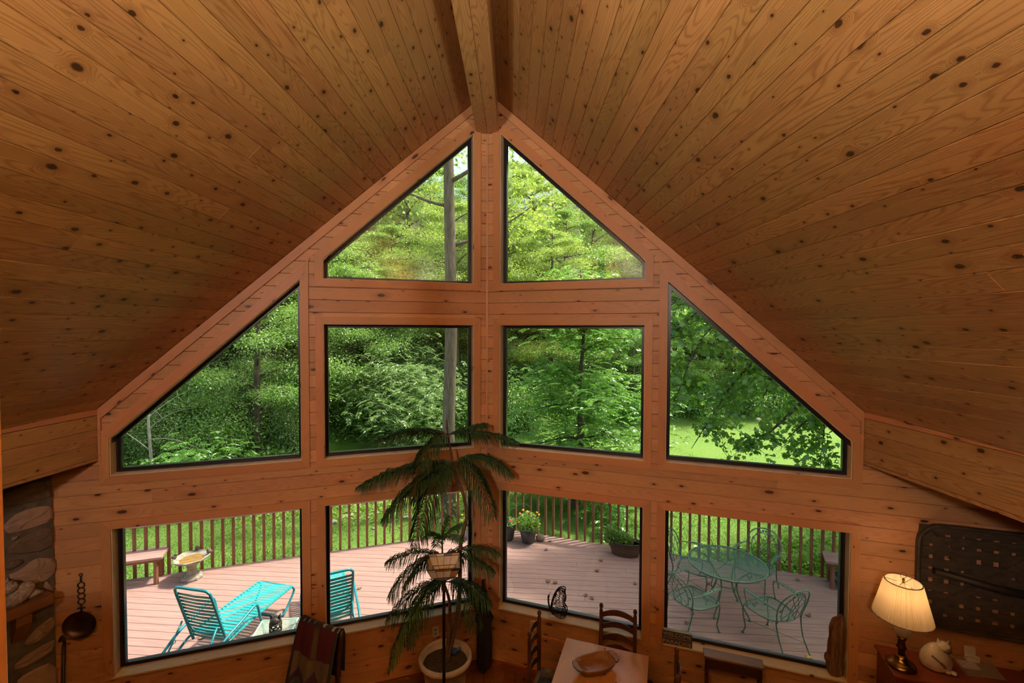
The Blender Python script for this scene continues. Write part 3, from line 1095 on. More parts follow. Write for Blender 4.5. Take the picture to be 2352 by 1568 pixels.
GF = 'trees of the wooded hillside behind the lawn'
LF = 'leafy tree deep in the wood on the slope behind its front row'
protos = [
    tree_proto(21, 12.5, 3.6, 0.12, 26, 0.20, 34000, 0.125, 0.068, M['leafA'], M['bark2'], 'forest_tree', LF),
    tree_proto(22, 14.0, 3.4, 0.18, 26, 0.22, 33000, 0.115, 0.062, M['leafB'], M['bark2'], 'forest_tree', LF, flat=0.4),
    tree_proto(23, 10.5, 3.9, 0.10, 24, 0.16, 34000, 0.125, 0.072, M['leafA'], M['bark'], 'forest_tree', LF, flat=0.35),
    tree_proto(24, 15.0, 3.8, 0.30, 24, 0.24, 30000, 0.12, 0.068, M['leafB'], M['bark'], 'forest_tree', LF),
]
rt_ = random.Random(17)
spots = []
for row, (dy, step) in enumerate(((1.6, 3.2), (5.2, 3.6), (9.5, 4.2), (14.5, 4.8), (20.0, 5.6))):
    x = -26 - row * 3
    while x < 26 + row * 3:
        xx = x + rt_.uniform(-0.9, 0.9)
        yy = yF(xx) + dy + rt_.uniform(-0.9, 0.9)
        if -0.98 < xx / yy < 0.86:
            spots.append((xx, yy, row))
        x += step
ORD = 'first second third fourth fifth sixth seventh eighth ninth tenth eleventh twelfth thirteenth fourteenth fifteenth sixteenth seventeenth eighteenth nineteenth twentieth twenty-first twenty-second twenty-third twenty-fourth twenty-fifth twenty-sixth twenty-seventh twenty-eighth'.split()
spots.sort(key=lambda s: (s[2], s[0] / s[1]))
nfront = 0
used = set()
for i, (xx, yy, row) in enumerate(spots):
    k = rt_.choice((0, 2, 0, 2, 1)) if xx < -4 else rt_.choice((1, 3, 0, 1, 2))
    if xx < -7 and row < 2: k = rt_.choice((0, 2))
    sc = rt_.uniform(0.72, 1.05) * (0.72 if row == 0 else 1.0)
    loc = (xx, yy, ground_z(xx, yy)); rz = rt_.uniform(0, 6.28)
    if k not in used:
        used.add(k); o = protos[k]
        o.location = loc; o.rotation_euler = (0, 0, rz); o.scale = (sc,) * 3
    else:
        o = copy_tree(protos[k], loc, rz, sc)
    o['group'] = GF
    o['label'] = LF
    if row == 0:
        nfront += 1
        o['label'] = 'leafy tree at the front edge of the wood, %s from the left' % ORD[nfront - 1]
o = copy_tree(protos[2], (10.5, 6.7, GROUND), 0.7, 1.15, 'spreading leafy tree added out of view to shade the right deck')  # unseen tree, placed for the shade it throws on the right deck
o.pop('group', None)
o = copy_tree(protos[0], (13.4, 10.6, GROUND), 2.1, 1.0, 'tall leafy tree behind the spreading tree right of the deck')
o.pop('group', None)
GS = 'undergrowth shrubs along the edge of the wood'
LS = 'low leafy shrub in the second row at the shaded edge of the wood'
nshrub = 0
sprot = [shrub_proto(31, 2.4, 1.7, 10000, 0.10, 0.06, M['leafA'], LS), shrub_proto(32, 3.0, 1.5, 10000, 0.09, 0.045, M['leafC'], LS), shrub_proto(33, 1.7, 1.6, 9000, 0.10, 0.058, M['leafD'], LS)]
sused = set()
x = -20.0
while x < 22:
    for dy in (0.9, 3.0):
        xx = x + rt_.uniform(-0.5, 0.5); yy = yF(xx) + dy + rt_.uniform(-0.4, 0.4)
        if -0.98 < xx / yy < 0.86:
            k = rt_.choice((0, 1, 2)); sc = rt_.uniform(0.7, 1.15)
            loc = (xx, yy, ground_z(xx, yy) - 0.05); rz = rt_.uniform(0, 6.28)
            if k not in sused:
                sused.add(k); o = sprot[k]; o.location = loc; o.rotation_euler = (0, 0, rz); o.scale = (sc,) * 3
            else:
                o = copy_tree(sprot[k], loc, rz, sc)
            o['group'] = GS
            if dy < 2:
                nshrub += 1
                o['label'] = 'low leafy shrub in front of the wood, %s from the left' % ORD[nshrub - 1]
            else:
                o['label'] = LS
    x += 1.9
# leaf litter and weeds on the slope
rg = np.random.default_rng(8)
n = 80000
px = rg.uniform(-24, 22, n)
py = np.array([yF(a) for a in px]) + 0.3 + 16 * rg.random(n) ** 1.3
pz = np.array([ground_z(a, b_) for a, b_ in zip(px, py)])
P = np.stack([px, py, pz + rg.uniform(0, 0.5, n)], 1)
D = rg.normal(0, 1, (n, 3)); D[:, 2] = np.abs(D[:, 2]) * 0.5
V, F = leaf_quads(P, D, 0.17, 0.10, rg)
ug = link_mesh('undergrowth', np_mesh('undergrowth', V, F), M['leafA'])
ug['kind'] = 'stuff'
tag(ug, 'tangle of green weeds covering the wooded slope', 'undergrowth')

# ------------------------------------------------ single trees and shrubs that can be told apart
rng = np.random.default_rng(41)
t = thing('tall_tree', 'tall straight tree with bare grey trunk rising behind the indoor pine', 'tree', (-1.86, 13.0, GROUND))
m = MB()
tp = [(0.05, 0, -0.3), (0.02, 0, 0.15), (-0.02, 0, 1.2), (0.0, 0, 3.0), (0.06, 0, 5.0), (0.04, 0, 7.5), (0.0, 0, 9.5), (-0.03, 0, 12.5), (0.1, 0, 15.0)]
m.tube(spline(tp, 3), [0.30, 0.24, 0.215, 0.20, 0.195, 0.19, 0.187, 0.184, 0.18, 0.178, 0.175, 0.172, 0.17, 0.166, 0.162, 0.158, 0.154, 0.15, 0.146, 0.14, 0.13, 0.12, 0.10, 0.08, 0.05], 14)
m.build('trunk', M['bark'], t, smooth=True)
lm = MB(); cents = []
for (z, a, l, r) in ((7.6, 0.2, 2.6, 0.06), (8.7, 2.9, 3.0, 0.05), (9.4, -0.5, 3.2, 0.07), (10.3, 1.8, 3.0, 0.06), (11.2, 3.6, 3.2, 0.05), (12.0, 0.6, 3.0, 0.06), (13.0, 4.6, 3.0, 0.05), (13.8, 2.4, 2.6, 0.05), (14.6, 5.5, 2.4, 0.05)):
    o = Vector((0.03, 0, z)); e = o + Vector((math.cos(a) * l, math.sin(a) * l, l * 0.55))
    br = bez(o, o + Vector((math.cos(a) * l * 0.5, math.sin(a) * l * 0.5, l * 0.12)), e, 8)
    lm.tube(br, [r * (1 - 0.8 * i / 8) for i in range(9)], 6)
    cents += [(p, 0.5) for p in br[4:]]
lm.build('limb', M['bark'], t, smooth=True)
V, F = spray(rng, cents, 5000, 0.14, 0.09, 0.6)
fo = link_mesh('foliage', np_mesh('foliage', V, F), M['leafB'], t); fo['kind'] = 'stuff'

# feathery mound in front of the wood
sb = shrub_proto(51, 3.9, 2.5, 3600, 0.1, 0.05, M['leafC'], 'big rounded grey-green feathery bush left of the tall bare trunk', feather=(0.42, 9, 0.036, 0.11, 1.15, 0.45), name='feathery_bush')
sb.location = (-5.0, 20.4, ground_z(-5.0, 20.4) - 0.1); sb.rotation_euler = (0, 0, 1.0); sb.scale = (1.15, 1.0, 1.1)
sb2 = shrub_proto(52, 2.0, 1.7, 520, 0.19, 0.10, M['leafD'], 'bright sunlit green bush in the lower corner of the large left window', feather=(0.45, 8, 0.045, 0.13, 1.1, 0.4), name='sunlit_bush')
sb2.location = (-9.6, 13.6, ground_z(-9.6, 13.6) + 0.15)
# sapling with bare pale branches
m = MB()
rb = random.Random(4)
for k in range(9):
    a = rb.uniform(-0.6, 0.6); o = Vector((rb.uniform(-0.1, 0.1), 0, 0.9 + 0.33 * k))
    e = o + Vector((rb.choice((-1, 1, 1)) * rb.uniform(0.8, 2.3), rb.uniform(-0.6, 0.3), rb.uniform(-0.2, 1.2)))
    br = bez(o, o.lerp(e, 0.5) + Vector((0, 0, 0.3)), e, 6)
    m.tube(br, [0.018 * (1 - 0.8 * i / 6) for i in range(7)], 5)
    for q in range(3):
        p = br[2 + q]; e2 = p + Vector((rb.uniform(-0.6, 0.6), rb.uniform(-0.3, 0.3), rb.uniform(-0.3, 0.5)))
        m.tube([p, p.lerp(e2, 0.5) + Vector((0, 0, 0.06)), e2], [0.008, 0.006, 0.003], 4)
ds = thing('bare_sapling', 'pale leafless sapling with thin dead branches at the left of the wood', 'tree', (-11.5, 14.3, ground_z(-11.5, 14.3)))
m.build('branches', M['deadwood'], ds)
MB().tube([(0, 0, -0.3), (0.05, 0, 1.0), (-0.04, 0, 2.4), (0.06, 0, 4.2)], [0.06, 0.05, 0.04, 0.015], 7).build('trunk', M['deadwood'], ds, smooth=True)

# small locust in the lawn with feather leaves
rng = np.random.default_rng(61)
t = thing('locust_tree', 'small tree with feathery leaflets standing alone in the lawn', 'tree', (1.84, 13.4, GROUND))
m = MB(); cents = []
tr = spline([(-0.02, 0, -0.3), (0.0, 0, 0.1), (0.06, 0.05, 0.9), (0.16, 0.1, 2.0), (0.10, 0.2, 3.4), (0.22, 0.15, 5.2), (0.1, 0.1, 7.0)], 3)
m.tube(tr, [0.19, 0.165, 0.15] + [0.145 * (1 - 0.85 * i / (len(tr) - 4)) for i in range(len(tr) - 3)], 10)
for k in range(26):
    tt = 0.30 + 0.68 * k / 25
    o = tr[int(tt * (len(tr) - 1))]
    a = k * 2.399 + rng.uniform(-0.3, 0.3); l = 2.3 * math.sin(math.pi * (0.25 + 0.65 * (tt - 0.30) / 0.68)) * rng.uniform(0.75, 1.1)
    e = o + Vector((math.cos(a) * l, math.sin(a) * l * 0.9, l * rng.uniform(-0.35, 0.22)))
    br = bez(o, o.lerp(e, 0.45) + Vector((0, 0, 0.35)), e, 7)
    m.tube(br, [0.04 * (1 - 0.85 * i / 7) for i in range(8)], 5)
    cents += [(p, 0.20 + 0.03 * i) for i, p in enumerate(br[2:])]
for dx, dz in ((1.5, 0.35), (-1.3, 0.5), (0.9, -0.1)):
    o = Vector((0.03, 0.02, 1.1)); e = o + Vector((dx, -0.6, dz))
    m.tube(bez(o, o.lerp(e, 0.5) + Vector((0, 0, 0.25)), e, 6), [0.03, 0.026, 0.022, 0.018, 0.014, 0.01, 0.006], 5)
m.build('trunk', M['bark2'], t, smooth=True)
V, F = pinnate(rng, cents, 3300, 0.36, 10, 0.040, 0.105, 1.35, 0.35)
fo = link_mesh('foliage', np_mesh('foliage', V, F), M['leafD'], t); fo['kind'] = 'stuff'

# broad-leaved maple beside the deck, its branches hanging into the view
def lobed(rng, P, D, size):
    """five-lobed leaves"""
    out = [(0, 0), (0.30, 0.02), (0.52, 0.18), (0.36, 0.34), (0.56, 0.62), (0.28, 0.60), (0.0, 1.0), (-0.28, 0.60), (-0.56, 0.62), (-0.36, 0.34), (-0.52, 0.18), (-0.30, 0.02)]
    n = len(P)
    D = D / np.linalg.norm(D, axis=1, keepdims=True)
    u = rng.normal(0, 0.6, (n, 3)); u[:, 2] += 1
    S = np.cross(D, u); S /= np.linalg.norm(S, axis=1, keepdims=True) + 1e-9
    Nn = np.cross(S, D)
    sz = size * rng.uniform(0.6, 1.2, (n, 1))
    V = np.stack([P + S * sz * a + D * sz * b_ - Nn * sz * (0.35 * a * a + 0.12 * b_ * b_) for a, b_ in out], 1).reshape(-1, 3)
    k = len(out)
    return V, np.arange(n * k).reshape(-1, k)
rng = np.random.default_rng(71)
MAP = Vector((9.6, 11.4, GROUND))
t = thing('maple_tree', 'broad-leaved maple hanging its branches across the large right window', 'tree', MAP)
m = MB()
m.tube(spline([(0, 0, -0.3), (0, 0, 1.5), (-0.1, -0.1, 4.0), (0.1, 0, 7.0), (0, 0.1, 11.5)], 3), [0.34, 0.30, 0.28, 0.27, 0.26, 0.24, 0.22, 0.20, 0.17, 0.14, 0.11, 0.08, 0.04], 12)
m.build('trunk', M['bark2'], t, smooth=True)
bm = MB(); tw = []
def limb(pts, r0, twigs, hang=0.5):
    P = spline([Vector(p) - MAP for p in pts], 5)
    nP = len(P)
    bm.tube(P, [r0 * (1 - 0.88 * i / (nP - 1)) for i in range(nP)], 6)
    for k in range(twigs):
        i = int(nP * (0.25 + 0.74 * rng.random())); i = min(i, nP - 1)
        o = P[i]
        a = rng.uniform(0, 6.28); l = rng.uniform(0.25, 0.75)
        e = o + Vector((math.cos(a) * l, math.sin(a) * l * 0.7, rng.uniform(-hang, 0.25) * l * 1.3))
        mid = o.lerp(e, 0.5) + Vector((0, 0, 0.08))
        bm.tube([o, mid, e], [0.009, 0.006, 0.003], 4)
        tw.extend([o.lerp(mid, 0.5), mid, mid.lerp(e, 0.5), e, e])
limb([(9.6, 11.3, 4.6), (7.4, 10.6, 5.0), (5.6, 10.2, 4.35), (4.6, 10.0, 3.95), (3.6, 9.9, 3.2)], 0.10, 34)
limb([(9.6, 11.3, 5.6), (7.2, 10.4, 6.2), (5.4, 9.8, 5.8), (4.2, 9.5, 5.2), (3.1, 9.3, 4.5)], 0.09, 34)
limb([(9.6, 11.3, 3.9), (8.0, 10.5, 3.6), (6.6, 10.0, 2.75), (5.6, 9.8, 1.95), (5.0, 9.7, 1.55)], 0.08, 30)
limb([(9.6, 11.3, 3.4), (8.2, 10.6, 3.1), (7.2, 10.2, 2.4), (6.4, 10.0, 2.05), (5.9, 9.9, 1.65)], 0.06, 20)
limb([(8.0, 10.4, 3.2), (7.0, 9.9, 2.55), (6.68, 9.8, 2.2), (6.66, 9.8, 1.75), (6.58, 9.8, 1.25)], 0.03, 16, 0.9)
limb([(7.0, 10.5, 4.7), (5.6, 10.0, 3.7), (4.7, 9.8, 2.9), (4.2, 9.7, 2.2), (3.75, 9.6, 1.55)], 0.05, 30, 0.7)
limb([(9.6, 11.3, 6.5), (7.0, 10.0, 7.2), (5.0, 9.0, 6.9), (3.6, 8.6, 6.0), (2.7, 8.4, 4.5)], 0.09, 30)
limb([(6.0, 9.6, 6.6), (4.5, 9.0, 5.2), (3.4, 8.8, 4.3), (2.6, 8.7, 3.6)], 0.05, 22)
limb([(9.6, 11.3, 5.0), (7.6, 10.0, 5.2), (6.2, 9.4, 4.4), (5.3, 9.1, 3.4), (4.9, 9.0, 2.7)], 0.07, 30)
limb([(9.6, 11.3, 4.2), (8.0, 10.8, 4.4), (6.6, 10.6, 3.6), (5.4, 10.4, 2.9), (4.3, 10.3, 2.1)], 0.07, 34, 0.6)
limb([(9.6, 11.3, 5.2), (7.8, 10.9, 5.6), (6.0, 10.6, 5.2), (4.6, 10.4, 4.5), (3.3, 10.2, 3.9)], 0.07, 34, 0.6)
limb([(8.4, 10.8, 5.8), (6.8, 10.3, 5.6), (5.2, 9.9, 4.9), (4.0, 9.7, 3.9), (3.4, 9.6, 2.6)], 0.06, 34, 0.6)
for k in range(5):                                    # upper crown, above the deck: shades its right half
    a = (k * 2.399 if k % 6 == 0 else 3.9 + rng.uniform(-0.7, 0.7)); z = rng.uniform(6.5, 11.5); l = rng.uniform(2.8, 6.0)
    o = Vector((9.6, 11.4, z - 1.0)); e = o + Vector((math.cos(a) * l, math.sin(a) * l, rng.uniform(0.0, 1.5)))
    limb([o, o.lerp(e, 0.4) + Vector((0, 0, 0.6)), e], 0.07, 26)
for k in range(26):                                    # boughs spreading over the right half of the deck
    ex, ey = 2.9 + 6.6 * ((k * 0.618) % 1.0), 6.1 + 3.4 * ((k * 0.381 + 0.2) % 1.0)
    z = rng.uniform(6.6, 9.2)
    o = Vector((9.6, 11.4, z - 1.5)); e = Vector((ex, ey, z))
    limb([o, o.lerp(e, 0.5) + Vector((0, 0, 0.9)), e.lerp(o, 0.2) + Vector((0, 0, 0.3)), e], 0.06, 40, 0.4)
bm.build('branches', M['bark2'], t, smooth=True)
TW = np.array([p[:] for p in tw])
idx = rng.integers(0, len(TW), 36000)
P = TW[idx] + rng.normal(0, 0.085, (len(idx), 3))
D = rng.normal(0, 1, (len(idx), 3)); D[:, 2] -= 0.7
V, F = lobed(rng, P, D, 0.108)
fo = link_mesh('foliage', np_mesh('foliage', V, F), M['leafE'], t); fo['kind'] = 'stuff'

# bright leafy ground cover below the right part of the railing
rng = np.random.default_rng(81)
n = 32000
px = rng.uniform(3.6, 8.6, n)
edge = YD - T * np.abs(px - AX)
py = edge + 0.25 + rng.random(n) ** 1.3 * (1.2 + 0.9 * (px - 3.6) / 5) * 1.6
hmax = 0.35 + 0.85 * np.clip((px - 4.0) / 2.6, 0, 1) + 0.18 * np.sin(px * 4) * np.sin(py * 3.5)
P = np.stack([px, py, GROUND + np.clip(hmax, 0.15, None) * rng.random(n) ** 0.35 * np.clip(1.25 - (py - edge) / 4.5, 0.3, 1)], 1)
D = rng.normal(0, 1, (n, 3)); D[:, 1] -= 0.4; D[:, 2] = D[:, 2] * 0.4 + 0.1
V, F = leaf_quads(P, D, 0.085, 0.062, rng)
gc = thing('ground_cover_shrub', 'bright sunlit low leafy shrub mass behind the right railing', 'shrub', (6.0, 9.2, GROUND))
V = V - np.array([6.0, 9.2, GROUND])
fo = link_mesh('foliage', np_mesh('foliage', V, F), M['leafF'], gc); fo['kind'] = 'stuff'
m = MB()
rb = random.Random(6)
for k in range(24):
    x = rb.uniform(-2, 2.4); y = rb.uniform(-0.9, 1.4)
    m.tube([(x, y, -0.05), (x + rb.uniform(-0.2, 0.2), y - 0.05, 0.3), (x + rb.uniform(-0.3, 0.3), y - 0.1, 0.6)], [0.012, 0.008, 0.004], 4)
m.build('stem', M['bark2'], gc)

# stones of the small creek bank, with weeds between them
M['creek_stone'] = plain('creek_stone', (0.38, 0.36, 0.28), 0.9, col2=(0.20, 0.19, 0.13), scale=8.0, bump=0.4)
rb = random.Random(12)
smesh = []
for k in range(6):
    m = MB(); m.ball((0, 0, 0), (1, rb.uniform(0.6, 0.9), rb.uniform(0.4, 0.6)), 9, 6)
    m.v = [tuple(Vector(p) * (1 + rb.uniform(-0.12, 0.12))) for p in m.v]
    me = m.mesh('creek_stone'); me.materials.append(M['creek_stone']); smesh.append(me)
for k in range(40):
    x = rb.uniform(-6.2, -0.4); y = 13.0 + rb.gauss(0, 0.35) + 0.05 * x
    s = rb.uniform(0.06, 0.17)
    o = bpy.data.objects.new('creek_stone', smesh[k % 6]); COL.objects.link(o)
    o.location = (x, y, ground_z(x, y) + s * 0.25); o.scale = (s, s, s); o.rotation_euler = (0, 0, rb.uniform(0, 6.28))
    tag(o, 'weathered stone in the pale creek bank at the far side of the lawn', 'stone', 'stones of the creek bank')
rng = np.random.default_rng(91)
n = 9000
P = np.stack([rng.uniform(-8.5, -0.3, n), 13.9 + rng.normal(0, 0.8, n), np.zeros(n)], 1)
P[:, 2] = [ground_z(a, b_) for a, b_ in P[:, :2]]
P[:, 2] += rng.random(n) ** 1.5 * 0.55
D = rng.normal(0, 1, (n, 3)); D[:, 2] = np.abs(D[:, 2])
V, F = leaf_quads(P, D, 0.13, 0.06, rng)
wd = link_mesh('creek_weeds', np_mesh('creek_weeds', V, F), M['leafB']); wd['kind'] = 'stuff'
tag(wd, 'yellow-green weeds growing over the creek bank stones', 'weeds')
# ---------------------------------------------------------------- things on the deck
M['teal'] = plain('turquoise_vinyl', (0.022, 0.36, 0.37), 0.4)
M['tealtube'] = plain('turquoise_tube', (0.012, 0.24, 0.29), 0.3)
M['iron'] = plain('verdigris_iron', (0.055, 0.115, 0.080), 0.5, col2=(0.14, 0.27, 0.19), scale=14.0)
M['ironmesh'] = plain('verdigris_mesh', (0.09, 0.19, 0.135), 0.5)
M['mint'] = plain('mint_metal', (0.40, 0.62, 0.50), 0.5)
M['stonebath'] = plain('birdbath_stone', (0.40, 0.36, 0.29), 0.9, col2=(0.22, 0.20, 0.155), scale=14.0, bump=0.4)
M['rust'] = plain('birdbath_rusty_water', (0.40, 0.21, 0.05), 0.25, col2=(0.17, 0.12, 0.06), scale=7.0, stretch=(1, 3, 1))
M['pot'] = plain('grey_plastic_pot', (0.075, 0.075, 0.078), 0.5, var=0.3, scale=6)
M['potrim'] = plain('pale_pot_rim', (0.30, 0.30, 0.31), 0.5)
M['brownpot'] = plain('brown_planter', (0.085, 0.055, 0.042), 0.55, var=0.3, scale=5)
M['soil'] = plain('potting_soil', (0.13, 0.105, 0.08), 0.95, col2=(0.035, 0.026, 0.018), scale=70.0, bump=0.8)
M['yellow'] = plain('marigold_yellow', (0.85, 0.50, 0.015), 0.6)
M['orange'] = plain('marigold_orange', (0.80, 0.33, 0.02), 0.6)
M['pink'] = plain('petunia_pink', (0.75, 0.05, 0.30), 0.6)
M['plantleaf'] = leafmat('potted_leaf', (0.11, 0.27, 0.04), (0.36, 0.55, 0.12), trans=0.4)
M['dryleaf'] = plain('dry_leaf', (0.32, 0.19, 0.11), 0.8, col2=(0.15, 0.08, 0.05), scale=30)
M['yleaf'] = plain('yellow_leaf', (0.60, 0.36, 0.05), 0.7)
M['blackiron'] = plain('black_iron', (0.018, 0.015, 0.014), 0.45)
M['darkiron'] = plain('dark_bronze_cast', (0.045, 0.032, 0.024), 0.5, var=0.4, scale=30)

# ------------------------------------------------ strapped chaise longues
def make_chaise(label, loc, ang):
    t = thing('chaise_longue', label, 'sun lounger', (loc[0], loc[1], DECK), ang, 'turquoise strap loungers')
    HW = 0.285
    def rail(y):
        return spline([(-0.50, y * 1.06, 0.012), (-0.22, y, 0.17), (0.0, y, 0.285), (0.35, y, 0.325), (0.75, y, 0.335), (1.17, y, 0.335)], 5)
    fr = MB()
    for s in (-1, 1):
        fr.tube(rail(s * HW), 0.0145, 8)
    fr.tube([(1.17, -HW, 0.335), (1.17, HW, 0.335)], 0.0125, 8)
    fr.build('seat_frame', M['tealtube'], t, smooth=True)
    # front leg loop
    lg = MB().tube(spline([(1.16, -HW, 0.33), (1.20, -HW, 0.25), (1.08, -HW + 0.01, 0.10), (0.96, -HW + 0.02, 0.015), (0.95, 0, 0.012), (0.96, HW - 0.02, 0.015), (1.08, HW - 0.01, 0.10), (1.20, HW, 0.25), (1.16, HW, 0.33)], 5), 0.015, 8)
    lg.build('leg', M['tealtube'], t, smooth=True)
    for s in (-1, 1):
        y = s * (HW + 0.055)
        am = MB().tube(spline([(-0.58, y, 0.012), (-0.40, y, 0.20), (-0.12, y, 0.385), (0.16, y, 0.465), (0.36, y, 0.525), (0.42, y, 0.49), (0.46, y, 0.33), (0.52, y, 0.15), (0.56, y - s * 0.02, 0.012)], 6), 0.0165, 9)
        am.build('armrest', M['tealtube'], t, smooth=True)
        st = MB().tube([(-0.13, s * (HW - 0.03), 0.56), (-0.30, s * (HW - 0.02), 0.30), (-0.44, s * (HW - 0.01), 0.04)], 0.011, 8)
        for q in range(3):
            k = 0.30 + 0.2 * q
            p = Vector((-0.13, s * (HW - 0.03), 0.56)).lerp(Vector((-0.44, s * (HW - 0.01), 0.04)), k + 0.1)
            st.tube(spline([p, p + Vector((0.035, 0, -0.004)), p + Vector((0.04, 0, 0.022))], 3), 0.005, 5)
        st.build('back_strut', M['tealtube'], t, smooth=True)
    # back frame
    top = Vector((-0.235, 0, 1.045)); low = Vector((0.02, 0, 0.24))
    ax = (top - low)
    def bp(k, y): return low + ax * k + Vector((0, y, 0))
    bw = HW - 0.03
    pts = [bp(0, -bw), bp(0.45, -bw), bp(0.90, -bw), bp(0.97, -bw + 0.02), bp(1.0, -bw + 0.07), bp(1.0, 0), bp(1.0, bw - 0.07), bp(0.97, bw - 0.02), bp(0.90, bw), bp(0.45, bw), bp(0, bw)]
    MB().tube(spline(pts, 3), 0.0165, 8).build('back_frame', M['tealtube'], t, smooth=True)
    MB().tube(spline([bp(0.32, -bw), bp(0.22, -bw * 0.5) + Vector((-0.03, 0, 0)), bp(0.21, bw * 0.5) + Vector((-0.03, 0, 0)), bp(0.32, bw)], 4), 0.010, 8).build('back_brace', M['tealtube'], t, smooth=True)
    nrm = Vector((ax.z, 0, -ax.x)).normalized()
    # straps wrap round the rails
    def strap(c, along, n_, half, w=0.043):
        m = MB()
        sec = []
        for s in (-1, 1):
            pass
        prof = [(-half - 0.016, 0.0), (-half - 0.008, 0.016), (-half + 0.03, 0.012), (0, 0.003), (half - 0.03, 0.012), (half + 0.008, 0.016), (half + 0.016, 0.0), (half + 0.008, -0.016)]
        vs = []
        for k in (-0.5, 0.5):
            for (y, hh) in prof:
                vs.append(c + along * (w * k) + Vector((0, y, 0)) + n_ * hh)
        n = len(prof)
        m.add(vs, [(i, i + 1, n + i + 1, n + i) for i in range(n - 1)])
        return m
    au = ax.normalized()
    for k in range(13):
        strap(bp(0.07 + 0.066 * k, 0), au, nrm, bw - 0.002, 0.040).build('back_strap', M['teal'], t)
    rl = rail(0.0)
    for k in range(21):
        x = 0.06 + 1.09 * k / 20
        c = min(rl, key=lambda p: abs(p.x - x)).copy(); c.x = x
        strap(c, Vector((1, 0, 0.04)).normalized(), Vector((0, 0, 1)), HW, 0.041).build('seat_strap', M['teal'], t)
    return t
make_chaise('turquoise strap lounger nearest the birdbath, its foot end pointing away', (-3.79, 5.575), math.radians(90 - 11.6))
make_chaise('turquoise strap lounger partly hidden behind the window post', (-2.41, 5.93), math.radians(90 + 27))

# ------------------------------------------------ wire mesh tables
def lattice(m, w, d, z, pitch, sw, inside=None):
    """diagonal expanded-metal lattice of thin flat strips over a w x d field"""
    R = math.hypot(w, d) / 2
    n = int(2 * R / pitch) + 1
    for sgn in (-1, 1):
        a = sgn * math.radians(62)
        ux, uy = math.cos(a), math.sin(a)
        for i in range(n):
            off = -R + i * pitch
            cx, cy = -uy * off, ux * off
            # clip the line to the field
            t0, t1 = -R * 2, R * 2
            if inside is None:
                for (p, v, hlf) in ((cx, ux, w / 2), (cy, uy, d / 2)):
                    if abs(v) < 1e-9: continue
                    a0, a1 = (-hlf - p) / v, (hlf - p) / v
                    t0, t1 = max(t0, min(a0, a1)), min(t1, max(a0, a1))
            else:
                r = inside
                if abs(off) >= r: continue
                hl = math.sqrt(r * r - off * off); t0, t1 = -hl, hl
            if t1 - t0 < 0.01: continue
            nx, ny = -uy * sw / 2, ux * sw / 2
            a_, b_ = (cx + ux * t0, cy + uy * t0), (cx + ux * t1, cy + uy * t1)
            m.add([(a_[0] - nx, a_[1] - ny, z), (b_[0] - nx, b_[1] - ny, z), (b_[0] + nx, b_[1] + ny, z), (a_[0] + nx, a_[1] + ny, z)], [(0, 1, 2, 3)])
    return m

def mesh_table(label, loc, ang, w, d, hgt):
    t = thing('mesh_side_table', label, 'table', (loc[0], loc[1], DECK), ang)
    lattice(MB(), w, d, hgt, 0.016, 0.0048).build('mesh_top', M['mint'], t)
    rim = MB()
    for (a, b_) in (((-w / 2, -d / 2), (w / 2, -d / 2)), ((w / 2, -d / 2), (w / 2, d / 2)), ((w / 2, d / 2), (-w / 2, d / 2)), ((-w / 2, d / 2), (-w / 2, -d / 2))):
        rim.tube([(*a, hgt), (*b_, hgt)], 0.010, 6)
    rim.build('rim', M['mint'], t)
    for sx in (-1, 1):
        for sy in (-1, 1):
            MB().tube(spline([(sx * (w / 2 - 0.02), sy * (d / 2 - 0.02), hgt), (sx * (w / 2 - 0.035), sy * (d / 2 - 0.035), hgt * 0.6), (sx * (w / 2 - 0.01), sy * (d / 2 - 0.01), 0.0)], 4), 0.008, 6).build('leg', M['mint'], t, smooth=True)
    return t
mesh_table('small mint mesh table beside the loungers with a pierced lantern', (-2.93, 5.49), math.radians(9), 0.43, 0.44, 0.45)
mesh_table('long low mint mesh table close outside the window behind the butterfly', (0.42, 6.03), math.radians(-18), 0.90, 0.34, 0.35)

# pierced lantern shaped like a sitting cat
lt = thing('cat_lantern', 'dark pierced metal lantern with pointed ears on the small mesh table', 'lantern', (-2.885, 5.44, 0.352))
body = MB()
rb = random.Random(3)
prof = [(0.0, 0.0), (0.058, 0.0), (0.066, 0.03), (0.066, 0.11), (0.058, 0.15), (0.05, 0.175), (0.0, 0.185)]
# lattice wall: rings and staggered bars leave holes between them
for z, r in ((0.004, 0.062), (0.032, 0.066), (0.066, 0.067), (0.100, 0.066), (0.132, 0.062)):
    body.tube([(r * math.cos(a), r * math.sin(a), z) for a in np.linspace(0, 2 * np.pi, 25)[:-1]], 0.010 if z < 0.02 or z > 0.12 else 0.0065, 6, closed=True)
for row, (z0, z1) in enumerate(((0.004, 0.032), (0.032, 0.066), (0.066, 0.100), (0.100, 0.132))):
    for k in range(8):
        a = 2 * math.pi * (k + 0.5 * (row % 2)) / 8
        body.tube([(0.065 * math.cos(a), 0.065 * math.sin(a), z0), (0.066 * math.cos(a), 0.066 * math.sin(a), z1)], 0.0075, 6)
body.lathe([(0.0, 0.0), (0.06, 0.0), (0.06, 0.012), (0.0, 0.012)], 16)
body.build('body', M['darkiron'], lt, smooth=True)
MB().lathe([(0.062, 0.130), (0.064, 0.155), (0.055, 0.185), (0.03, 0.200), (0.0, 0.203)], 18).build('head', M['darkiron'], lt, smooth=True)
for s in (-1, 1):
    MB().prism([(s * 0.062, -0.012, 0.165), (s * 0.018, -0.012, 0.188), (s * 0.058, -0.012, 0.245)], (0, 0.024, 0)).build('ear', M['darkiron'], lt)
